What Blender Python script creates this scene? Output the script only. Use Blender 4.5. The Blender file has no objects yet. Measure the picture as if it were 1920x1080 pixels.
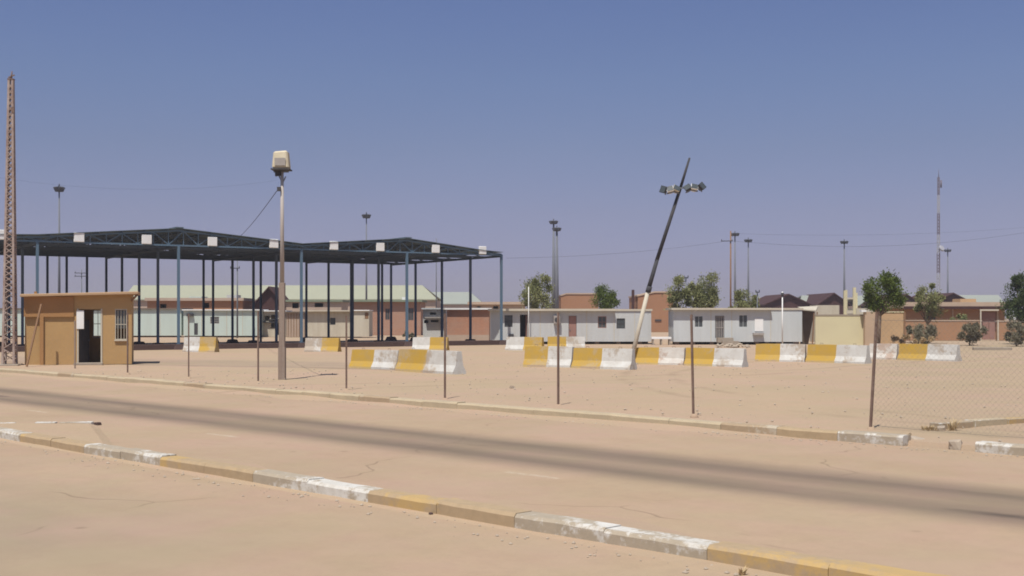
import bpy, bmesh, math, random
from mathutils import Vector, Matrix, noise
R = math.radians
rnd = random.Random(7)
S = bpy.context.scene

# ------------------------------------------------------------------ camera, sky, sun
F, CX, HY, EYE = 2330.0, 960.0, 592.0, 2.1      # focal length, centre column, horizon row (photo pixels), eye height
cam = bpy.data.cameras.new("camera"); camo = bpy.data.objects.new("camera", cam)
S.collection.objects.link(camo); S.camera = camo
cam.sensor_width = 36; cam.lens = 36 * F / 1920
cam.shift_y = (HY - 540) / 1920
cam.clip_start = 0.1; cam.clip_end = 6000
camo.location = (0, 0, EYE); camo.rotation_euler = (R(90), 0, 0)

SUN_EL, SUN_AZ = R(64), R(198.6)                # azimuth clockwise from +Y: behind the camera, a little left
W = bpy.data.worlds.new("World"); S.world = W; W.use_nodes = True
nt = W.node_tree; bg = nt.nodes["Background"]
sky = nt.nodes.new("ShaderNodeTexSky"); sky.sky_type = 'NISHITA'; sky.sun_disc = False
sky.sun_elevation = SUN_EL; sky.sun_rotation = SUN_AZ
sky.air_density = 1.0; sky.dust_density = 0.6; sky.ozone_density = 1.5; sky.altitude = 200
mul = nt.nodes.new("ShaderNodeMix"); mul.data_type = 'RGBA'; mul.blend_type = 'MULTIPLY'; mul.inputs[0].default_value = 1
tc = nt.nodes.new("ShaderNodeTexCoord"); sx = nt.nodes.new("ShaderNodeSeparateXYZ")
rp = nt.nodes.new("ShaderNodeValToRGB")
rp.color_ramp.interpolation = 'LINEAR'
SKY_RAMP = [(0.001, (0.458, 0.382, 0.619)), (0.039, (0.417, 0.365, 0.594)), (0.082, (0.453, 0.383, 0.538)), (0.133, (0.465, 0.416, 0.531)), (0.186, (0.474, 0.453, 0.577)), (0.244, (0.47, 0.46, 0.613)), (0.34, (0.60, 0.61, 0.68)), (1.0, (0.85, 0.85, 0.86))]
els = rp.color_ramp.elements
els[0].position, els[0].color = SKY_RAMP[0][0], (*SKY_RAMP[0][1], 1)
els[1].position, els[1].color = SKY_RAMP[-1][0], (*SKY_RAMP[-1][1], 1)
for p, c in SKY_RAMP[1:-1]:
    e = els.new(p); e.color = (*c, 1)
nt.links.new(tc.outputs["Generated"], sx.inputs[0]); nt.links.new(sx.outputs["Z"], rp.inputs[0])
nt.links.new(sky.outputs[0], mul.inputs[6]); nt.links.new(rp.outputs[0], mul.inputs[7])
sn = nt.nodes.new("ShaderNodeTexNoise"); sn.inputs["Scale"].default_value = 3.5; sn.inputs["Detail"].default_value = 3
smp = nt.nodes.new("ShaderNodeMapping"); smp.inputs["Scale"].default_value = (1, 1, 3); nt.links.new(tc.outputs["Generated"], smp.inputs[0]); nt.links.new(smp.outputs[0], sn.inputs["Vector"])
smr = nt.nodes.new("ShaderNodeMapRange"); smr.inputs[3].default_value = .965; smr.inputs[4].default_value = 1.035; nt.links.new(sn.outputs["Fac"], smr.inputs[0])
smu = nt.nodes.new("ShaderNodeMix"); smu.data_type = 'RGBA'; smu.blend_type = 'MULTIPLY'; smu.inputs[0].default_value = 1
nt.links.new(mul.outputs[2], smu.inputs[6]); nt.links.new(smr.outputs[0], smu.inputs[7]); nt.links.new(smu.outputs[2], bg.inputs[0]); bg.inputs[1].default_value = 0.10

sl = bpy.data.lights.new("sun", 'SUN'); sl.energy = 3.9; sl.angle = R(0.5); sl.color = (1, .955, .88)
slo = bpy.data.objects.new("sun", sl); S.collection.objects.link(slo)
sd = Vector((math.sin(SUN_AZ) * math.cos(SUN_EL), math.cos(SUN_AZ) * math.cos(SUN_EL), math.sin(SUN_EL)))
slo.rotation_euler = sd.to_track_quat('Z', 'Y').to_euler(); slo.location = (0, -20, 40)
S.view_settings.view_transform = 'Standard'; S.view_settings.look = 'None'
S.view_settings.exposure = 0.38; S.view_settings.gamma = 1
S.render.resolution_x, S.render.resolution_y = 1024, 576
try: S.cycles.filter_width = 1.8
except Exception: pass

# ------------------------------------------------------------------ helpers
def X(px, Y): return (px - CX) / F * Y
def Z(py, Y): return EYE + (HY - py) / F * Y
def GY(py, z=0.0): return (EYE - z) * F / (py - HY)

class MB:
    """collects shapes, then links them as one mesh object"""
    def __init__(s): s.bm = bmesh.new(); s.mi = 0
    def face(s, pts):
        try:
            f = s.bm.faces.new([s.bm.verts.new(p) for p in pts]); f.material_index = s.mi; return f
        except ValueError: return None
    def hexa(s, v):
        b = [s.bm.verts.new(p) for p in v]
        for q in ((0,3,2,1),(4,5,6,7),(0,1,5,4),(1,2,6,5),(2,3,7,6),(3,0,4,7)):
            s.bm.faces.new([b[i] for i in q]).material_index = s.mi
        return s
    def box(s, x0, x1, y0, y1, z0, z1, M=None):
        v = [(x0,y0,z0),(x1,y0,z0),(x1,y1,z0),(x0,y1,z0),(x0,y0,z1),(x1,y0,z1),(x1,y1,z1),(x0,y1,z1)]
        if M: v = [M @ Vector(p) for p in v]
        return s.hexa(v)
    def tube(s, p, q, r0, r1=None, n=8, caps=True):
        p, q = Vector(p), Vector(q); r1 = r0 if r1 is None else r1
        d = (q - p).normalized(); a = d.orthogonal().normalized(); b = d.cross(a)
        A = []; B = []
        for i in range(n):
            t = 2*math.pi*i/n + .3; o = a*math.cos(t) + b*math.sin(t)
            A.append(s.bm.verts.new(p + o*r0)); B.append(s.bm.verts.new(q + o*r1))
        for i in range(n):
            j = (i+1) % n
            f = s.bm.faces.new([A[i], A[j], B[j], B[i]]); f.material_index = s.mi; f.smooth = n > 6
        if caps:
            s.bm.faces.new(A[::-1]).material_index = s.mi; s.bm.faces.new(B).material_index = s.mi
        return s
    def bar(s, p, q, w, h=None):
        """square bar from p to q"""
        p, q = Vector(p), Vector(q); h = h or w
        d = (q-p).normalized(); up = Vector((0,0,1)) if abs(d.z) < .9 else Vector((0,1,0))
        a = d.cross(up).normalized()*w/2; b = d.cross(a).normalized()*h/2
        return s.hexa([p-a-b, p+a-b, p+a+b, p-a+b, q-a-b, q+a-b, q+a+b, q-a+b])
    def path(s, pts, r, n=6):
        for a, b in zip(pts, pts[1:]): s.tube(a, b, r, r, n)
        return s
    def prism(s, poly, y0, y1):
        """poly in x,z extruded along y"""
        A = [s.bm.verts.new((x, y0, z)) for x, z in poly]; B = [s.bm.verts.new((x, y1, z)) for x, z in poly]
        n = len(poly)
        s.bm.faces.new(A).material_index = s.mi; s.bm.faces.new(B[::-1]).material_index = s.mi
        for i in range(n):
            j = (i+1) % n; s.bm.faces.new([A[i], B[i], B[j], A[j]]).material_index = s.mi
        return s
    def wall(s, x0, x1, z0, z1, y0, y1, holes=()):
        """wall slab with rectangular openings (hx0,hx1,hz0,hz1)"""
        xs = sorted({x0, x1, *[h[0] for h in holes], *[h[1] for h in holes]})
        zs = sorted({z0, z1, *[h[2] for h in holes], *[h[3] for h in holes]})
        def solid(i, j):
            if i < 0 or j < 0 or i >= len(xs)-1 or j >= len(zs)-1: return False
            cx, cz = (xs[i]+xs[i+1])/2, (zs[j]+zs[j+1])/2
            return not any(h[0] < cx < h[1] and h[2] < cz < h[3] for h in holes)
        for i in range(len(xs)-1):
            for j in range(len(zs)-1):
                if not solid(i, j): continue
                a, b, c, d = xs[i], xs[i+1], zs[j], zs[j+1]
                s.face([(a,y0,c),(b,y0,c),(b,y0,d),(a,y0,d)]); s.face([(a,y1,c),(a,y1,d),(b,y1,d),(b,y1,c)])
                if not solid(i-1, j): s.face([(a,y0,c),(a,y0,d),(a,y1,d),(a,y1,c)])
                if not solid(i+1, j): s.face([(b,y0,c),(b,y1,c),(b,y1,d),(b,y0,d)])
                if not solid(i, j-1): s.face([(a,y0,c),(a,y1,c),(b,y1,c),(b,y0,c)])
                if not solid(i, j+1): s.face([(a,y0,d),(b,y0,d),(b,y1,d),(a,y1,d)])
        return s
    def build(s, name, mat, parent=None, loc=None, bevel=0, smooth=False):
        bmesh.ops.remove_doubles(s.bm, verts=s.bm.verts, dist=1e-5) if bevel else None
        bmesh.ops.recalc_face_normals(s.bm, faces=s.bm.faces)
        if bevel: bmesh.ops.bevel(s.bm, geom=list(s.bm.edges), offset=bevel, segments=1, affect='EDGES', profile=.5)
        if smooth:
            for f in s.bm.faces: f.smooth = True
        me = bpy.data.meshes.new(name); s.bm.to_mesh(me); s.bm.free()
        for m in (mat if isinstance(mat, (list, tuple)) else [mat]): me.materials.append(m)
        o = bpy.data.objects.new(name, me); S.collection.objects.link(o)
        if parent: o.parent = parent
        if loc: o.location = loc
        return o

def tag(o, label=None, cat=None, group=None, kind=None):
    if label: o["label"] = label
    if cat: o["category"] = cat
    if group: o["group"] = group
    if kind: o["kind"] = kind
    return o
def thing(name, label, cat, loc=(0,0,0), rz=0, group=None):
    o = bpy.data.objects.new(name, None); S.collection.objects.link(o); o.empty_display_size = .3
    o.location = loc; o.rotation_euler = (0,0,rz)
    return tag(o, label, cat, group)
def dup(o, loc=None, rz=None, label=None, parent=None, scale=None):
    c = o.copy(); S.collection.objects.link(c)
    if parent: c.parent = parent
    if loc is not None: c.location = loc
    if rz is not None: c.rotation_euler = (0,0,rz)
    if scale is not None: c.scale = scale
    if label: c["label"] = label
    for ch in list(o.children): dup(ch, parent=c)
    return c

# ------------------------------------------------------------------ materials
def N(t, kind, **kw):
    n = t.nodes.new(kind)
    for k, v in kw.items(): setattr(n, k, v)
    return n
def newmat(name, rough=.9, spec=.2, metal=0):
    m = bpy.data.materials.new(name); m.use_nodes = True; t = m.node_tree
    b = t.nodes["Principled BSDF"]; b.inputs["Roughness"].default_value = rough
    b.inputs["Specular IOR Level"].default_value = spec; b.inputs["Metallic"].default_value = metal
    return m, t, b
def noise_n(t, vec, scale, detail=4, rough=.6, dist=0):
    n = N(t, "ShaderNodeTexNoise"); n.inputs["Scale"].default_value = scale; n.inputs["Detail"].default_value = detail
    n.inputs["Roughness"].default_value = rough; n.inputs["Distortion"].default_value = dist
    t.links.new(vec, n.inputs["Vector"]); return n.outputs["Fac"]
def ramp(t, fac, lo, hi, a=0.0, b=1.0):
    n = N(t, "ShaderNodeMapRange"); n.inputs[1].default_value = lo; n.inputs[2].default_value = hi
    n.inputs[3].default_value = a; n.inputs[4].default_value = b; t.links.new(fac, n.inputs[0]); return n.outputs[0]
def mix(t, fac, a, b, mode='MIX'):
    n = N(t, "ShaderNodeMix", data_type='RGBA', blend_type=mode)
    for i, v in ((0, fac), (6, a), (7, b)):
        if isinstance(v, (int, float)): n.inputs[i].default_value = v
        elif isinstance(v, tuple): n.inputs[i].default_value = (*v[:3], 1)
        else: t.links.new(v, n.inputs[i])
    return n.outputs[2]
def mathn(t, op, a, b=None, c=None):
    n = N(t, "ShaderNodeMath", operation=op)
    for i, v in enumerate((a, b, c)):
        if v is None: continue
        if isinstance(v, (int, float)): n.inputs[i].default_value = v
        else: t.links.new(v, n.inputs[i])
    return n.outputs[0]
def bump(t, b, h, strength=.3, dist=.02):
    n = N(t, "ShaderNodeBump"); n.inputs["Strength"].default_value = strength; n.inputs["Distance"].default_value = dist
    t.links.new(h, n.inputs["Height"]); t.links.new(n.outputs[0], b.inputs["Normal"])
def objvec(t, scale=(1,1,1)):
    c = N(t, "ShaderNodeTexCoord"); oi = N(t, "ShaderNodeObjectInfo"); va = N(t, "ShaderNodeVectorMath", operation='MULTIPLY_ADD')
    t.links.new(oi.outputs["Random"], va.inputs[0]); va.inputs[1].default_value = (37, 53, 19); t.links.new(c.outputs["Object"], va.inputs[2])
    if scale == (1,1,1): return va.outputs[0]
    m = N(t, "ShaderNodeMapping"); m.inputs["Scale"].default_value = scale
    t.links.new(va.outputs[0], m.inputs[0]); return m.outputs[0]
def grime(name, col, dirt, amt=.5, scale=1.2, rough=.85, spec=.2, fine=14, streak=False, bumpy=.25, metal=0):
    """weathered surface: two scales of noise between a base colour and a dirt colour"""
    m, t, b = newmat(name, rough, spec, metal)
    v = objvec(t); v2 = objvec(t, (4, 4, .35)) if streak else v
    n1 = ramp(t, noise_n(t, v2, scale, 5, .65), .38, .72); n2 = ramp(t, noise_n(t, v, fine, 4, .7), .35, .75)
    f = mathn(t, 'MULTIPLY', mathn(t, 'ADD', mathn(t, 'MULTIPLY', n1, .7), mathn(t, 'MULTIPLY', n2, .3)), amt)
    t.links.new(mix(t, f, col, dirt), b.inputs["Base Color"])
    if bumpy: bump(t, b, n2, bumpy, .01)
    return m
def paint(name, col, under, wear=.5, scale=3):
    """chipped paint: hard-edged patches where the paint has gone"""
    m, t, b = newmat(name, .8, .25)
    v = objvec(t)
    big = noise_n(t, v, scale*.35, 2, .5); sm = noise_n(t, v, scale*3, 6, .75)
    k = mathn(t, 'ADD', mathn(t, 'MULTIPLY', big, .9), mathn(t, 'MULTIPLY', sm, .6))
    gone = ramp(t, k, .95-.4*wear, 1.03-.4*wear)
    tint = mix(t, ramp(t, noise_n(t, v, scale*1.3, 5, .7), .35, .75), col, tuple(c*.5+u*.42 for c, u in zip(col, under)))
    un = mix(t, noise_n(t, v, 9, 4), tuple(c*.8 for c in under), tuple(min(1, c*1.15) for c in under))
    t.links.new(mix(t, gone, tint, un), b.inputs["Base Color"]); bump(t, b, sm, .35, .012)
    return m
def brick(name, c1, c2, mortar, sc=3.5):
    m, t, b = newmat(name, .95, .1)
    c = N(t, "ShaderNodeTexCoord"); sp = N(t, "ShaderNodeSeparateXYZ"); cb = N(t, "ShaderNodeCombineXYZ")
    t.links.new(c.outputs["Object"], sp.inputs[0])
    t.links.new(mathn(t, 'ADD', sp.outputs[0], sp.outputs[1]), cb.inputs[0]); t.links.new(sp.outputs[2], cb.inputs[1])
    bt = N(t, "ShaderNodeTexBrick"); bt.inputs["Scale"].default_value = sc
    bt.inputs["Color1"].default_value = (*c1, 1); bt.inputs["Color2"].default_value = (*c2, 1); bt.inputs["Mortar"].default_value = (*mortar, 1)
    bt.inputs["Mortar Size"].default_value = .018; t.links.new(cb.outputs[0], bt.inputs[0])
    n = ramp(t, noise_n(t, c.outputs["Object"], .9, 5, .65), .35, .75, .0, .5)
    t.links.new(mix(t, n, bt.outputs["Color"], tuple(x*.75+.08 for x in mortar)), b.inputs["Base Color"])
    return m

SAND = (.46, .325, .225)
def ground_mat():
    m, t, b = newmat("sandy_ground", 1, .05)
    g = N(t, "ShaderNodeNewGeometry"); v = g.outputs["Position"]
    big = ramp(t, noise_n(t, v, .035, 5, .6, .6), .35, .68)
    mid = ramp(t, noise_n(t, v, .35, 6, .65), .32, .72)
    fine = ramp(t, noise_n(t, v, 9, 6, .75), .25, .8)
    col = mix(t, big, (0.432, 0.301, 0.207), (0.373, 0.296, 0.198))
    # greyer gravel to the right of the lot
    sp = N(t, "ShaderNodeSeparateXYZ"); t.links.new(v, sp.inputs[0])
    wob = mathn(t, 'MULTIPLY', mathn(t, 'SUBTRACT', noise_n(t, v, .12, 4), .5), 14)
    east = ramp(t, mathn(t, 'ADD', mathn(t, 'SUBTRACT', sp.outputs[0], mathn(t, 'MULTIPLY', sp.outputs[1], .27)), wob), -2.5, 2.5)
    col = mix(t, mathn(t, 'MULTIPLY', east, .75), col, (0.337, 0.268, 0.176))
    col = mix(t, mathn(t, 'MULTIPLY', mid, .35), col, (0.482, 0.362, 0.246))
    col = mix(t, mathn(t, 'MULTIPLY', fine, .4), col, (0.309, 0.221, 0.145))
    vo = N(t, "ShaderNodeTexVoronoi", feature='F1'); vo.inputs["Scale"].default_value = 3.1; t.links.new(v, vo.inputs["Vector"])
    peb = mathn(t, 'MULTIPLY', mathn(t, 'LESS_THAN', vo.outputs["Distance"], .085), mathn(t, 'GREATER_THAN', noise_n(t, v, 1.3, 2), .52))
    col = mix(t, mathn(t, 'MULTIPLY', peb, .6), col, (0.200, 0.150, 0.106))
    hue1 = ramp(t, noise_n(t, v, .22, 4, .6), .42, .6); hue2 = ramp(t, noise_n(t, v, .9, 4, .65), .4, .62)
    col = mix(t, mathn(t, 'MULTIPLY', hue1, .30), col, (0.445, 0.282, 0.236))
    col = mix(t, mathn(t, 'MULTIPLY', hue2, .28), col, (0.360, 0.297, 0.189))
    # worn strip of old asphalt crossing the left of the lot, with a cracked dark near edge
    yy_ = mathn(t, 'ADD', mathn(t, 'ADD', sp.outputs[1], mathn(t, 'MULTIPLY', sp.outputs[0], .45)), mathn(t, 'MULTIPLY', mathn(t, 'SUBTRACT', noise_n(t, v, .15, 3), .5), 2.5))
    lim = ramp(t, sp.outputs[0], -1.5, -5)
    k = mathn(t, 'MULTIPLY', mathn(t, 'MULTIPLY', ramp(t, mathn(t, 'ABSOLUTE', mathn(t, 'SUBTRACT', yy_, 49.5)), 4.2, 2.6), lim), ramp(t, noise_n(t, v, .8, 5, .7), .3, .6, .15, .42))
    col = mix(t, k, col, (0.237, 0.188, 0.150))
    k = mathn(t, 'MULTIPLY', mathn(t, 'MULTIPLY', ramp(t, mathn(t, 'ABSOLUTE', mathn(t, 'SUBTRACT', yy_, 46.4)), .5, .2), lim), ramp(t, noise_n(t, v, .35, 4, .6), .38, .55, 0, .55))
    col = mix(t, k, col, (0.155, 0.113, 0.088))
    # faint vehicle ruts curving across the lot
    for (ox, oy, rad) in ((34, 40, 29.0), (34, 40, 30.7), (-30, 95, 62.0), (-30, 95, 63.8)):
        dx = mathn(t, 'SUBTRACT', sp.outputs[0], ox); dy = mathn(t, 'SUBTRACT', sp.outputs[1], oy)
        rr_ = mathn(t, 'SQRT', mathn(t, 'ADD', mathn(t, 'MULTIPLY', dx, dx), mathn(t, 'MULTIPLY', dy, dy)))
        rr_ = mathn(t, 'ADD', rr_, mathn(t, 'MULTIPLY', noise_n(t, v, .3, 3), .8))
        k = mathn(t, 'MULTIPLY', ramp(t, mathn(t, 'ABSOLUTE', mathn(t, 'SUBTRACT', rr_, rad)), .28, .05), ramp(t, noise_n(t, v, .25, 3), .42, .62, 0, .5))
        col = mix(t, k, col, (0.264, 0.193, 0.132))
    t.links.new(col, b.inputs["Base Color"]); bump(t, b, mathn(t, 'ADD', fine, mathn(t, 'MULTIPLY', mid, 2)), .35, .03)
    return m
def road_mat():
    m, t, b = newmat("road_surface", .95, .1)
    c = N(t, "ShaderNodeTexCoord"); v = c.outputs["Object"]; sp = N(t, "ShaderNodeSeparateXYZ"); t.links.new(v, sp.inputs[0])
    s_, n_ = sp.outputs[0], sp.outputs[1]
    mp = N(t, "ShaderNodeMapping"); mp.inputs["Scale"].default_value = (.12, 1, 1); t.links.new(v, mp.inputs[0])
    big = ramp(t, noise_n(t, v, .16, 5, .6, .4), .33, .7)
    streak = ramp(t, noise_n(t, mp.outputs[0], 1.4, 5, .65), .3, .75)
    fine = ramp(t, noise_n(t, v, 22, 6, .8), .25, .8); mid = ramp(t, noise_n(t, v, 1.7, 6, .7), .35, .75)
    near = mathn(t, 'MULTIPLY', ramp(t, mathn(t, 'ADD', n_, mathn(t, 'MULTIPLY', noise_n(t, v, .5, 4), 3)), 9.6, 6.8), ramp(t, mathn(t, 'ADD', s_, mathn(t, 'MULTIPLY', noise_n(t, v, .3, 3), 4)), -5.5, -10.5))
    col = mix(t, big, (0.430, 0.315, 0.209), (0.370, 0.268, 0.178))
    col = mix(t, mathn(t, 'MULTIPLY', near, .95), col, (0.285, 0.233, 0.163))
    col = mix(t, mathn(t, 'MULTIPLY', streak, .22), col, (0.482, 0.357, 0.245))
    col = mix(t, mathn(t, 'MULTIPLY', ramp(t, noise_n(t, v, 5.5, 5, .7), .45, .72), .28), col, (0.300, 0.213, 0.158))
    col = mix(t, mathn(t, 'MULTIPLY', mid, .3), col, (0.310, 0.221, 0.146))
    fine = mathn(t, 'ADD', mathn(t, 'MULTIPLY', fine, .6), mathn(t, 'MULTIPLY', ramp(t, noise_n(t, v, 70, 3, .8), .35, .7), .5))
    col = mix(t, mathn(t, 'MULTIPLY', fine, .3), col, (0.241, 0.174, 0.118))
    hue1 = ramp(t, noise_n(t, v, .35, 4, .6), .42, .6); hue2 = ramp(t, noise_n(t, v, .8, 4, .65), .4, .62)
    col = mix(t, mathn(t, 'MULTIPLY', hue1, .30), col, (0.445, 0.282, 0.236))
    col = mix(t, mathn(t, 'MULTIPLY', hue2, .28), col, (0.360, 0.297, 0.189))
    # rubber laid down along the lane: two wheel tracks and a greyer strip between them
    wv = mathn(t, 'MULTIPLY', mathn(t, 'SUBTRACT', noise_n(t, mp.outputs[0], .5, 2), .5), .5)
    nn = mathn(t, 'ADD', n_, wv)
    def band(cn, half, soft):
        return ramp(t, mathn(t, 'ABSOLUTE', mathn(t, 'SUBTRACT', nn, cn)), half+soft, max(0, half-soft))
    tr = mathn(t, 'MAXIMUM', band(13.35, .25, .5), band(14.95, .3, .5))
    tr = mathn(t, 'MULTIPLY', mathn(t, 'ADD', mathn(t, 'MULTIPLY', tr, .34), mathn(t, 'MULTIPLY', band(14.15, 1.2, .6), .42)),
               ramp(t, streak, 0, 1, 1, .72))
    col = mix(t, tr, col, (0.086, 0.072, 0.063))
    # dark drips where vehicles stopped in the lane
    for (ps, pn) in ((-34.3, 13.8), (-5.9, 13.45)):
        a_ = mathn(t, 'MULTIPLY', mathn(t, 'SUBTRACT', s_, ps), .8); b_ = mathn(t, 'MULTIPLY', mathn(t, 'SUBTRACT', n_, pn), 4.5)
        q_ = mathn(t, 'SQRT', mathn(t, 'ADD', mathn(t, 'MULTIPLY', a_, a_), mathn(t, 'MULTIPLY', b_, b_)))
        col = mix(t, ramp(t, mathn(t, 'ADD', q_, mathn(t, 'MULTIPLY', noise_n(t, v, 3, 4), .6)), 1.1, .4, 0, .6), col, (0.050, 0.042, 0.040))
    # worn lane dashes
    fr = mathn(t, 'FRACT', mathn(t, 'MULTIPLY', mathn(t, 'ADD', s_, 12.6), 1/8.0))
    dash = mathn(t, 'MULTIPLY', mathn(t, 'LESS_THAN', fr, .13), mathn(t, 'LESS_THAN', mathn(t, 'ABSOLUTE', mathn(t, 'SUBTRACT', n_, 12.2)), .07))
    dash = mathn(t, 'MULTIPLY', dash, ramp(t, noise_n(t, v, 7, 5, .7), .42, .6, 0, .32))
    col = mix(t, dash, col, (0.619, 0.561, 0.458))
    # cracks
    dv = N(t, "ShaderNodeVectorMath", operation='ADD'); nz = N(t, "ShaderNodeTexNoise"); nz.inputs["Scale"].default_value = .9
    t.links.new(v, nz.inputs["Vector"]); t.links.new(v, dv.inputs[0]); t.links.new(nz.outputs["Color"], dv.inputs[1])
    vo = N(t, "ShaderNodeTexVoronoi", feature='DISTANCE_TO_EDGE'); vo.inputs["Scale"].default_value = .16
    t.links.new(dv.outputs[0], vo.inputs["Vector"])
    cr = mathn(t, 'MULTIPLY', ramp(t, vo.outputs["Distance"], .0045, .0015), ramp(t, noise_n(t, v, .6, 3), .47, .56, 0, .36))
    col = mix(t, cr, col, (0.112, 0.081, 0.055))
    # oil spots
    v2 = N(t, "ShaderNodeTexVoronoi"); v2.inputs["Scale"].default_value = 1.1; t.links.new(v, v2.inputs["Vector"])
    spot = mathn(t, 'MULTIPLY', ramp(t, v2.outputs["Distance"], .1, .03), ramp(t, noise_n(t, v, .7, 2), .55, .6, 0, .4))
    col = mix(t, spot, col, (0.146, 0.102, 0.071))
    t.links.new(col, b.inputs["Base Color"]); bump(t, b, mathn(t, 'ADD', fine, mathn(t, 'MULTIPLY', cr, -3)), .3, .01)
    return m
def foliage(name, c1, c2):
    m, t, b = newmat(name, .85, .15)
    v = objvec(t)
    f = ramp(t, noise_n(t, v, 1.3, 4, .7), .35, .68); g = N(t, "ShaderNodeNewGeometry")
    col = mix(t, f, c1, c2); col = mix(t, mathn(t, 'MULTIPLY', g.outputs["Random Per Island"], .5), col, tuple(x*1.5 for x in c2))
    t.links.new(col, b.inputs["Base Color"]); return m
def glass_mat():
    m, t, b = newmat("window_glass", .12, .5)
    t.links.new(mix(t, noise_n(t, objvec(t), 2, 4), (.03, .04, .045), (.10, .11, .11)), b.inputs["Base Color"]); return m

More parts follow.
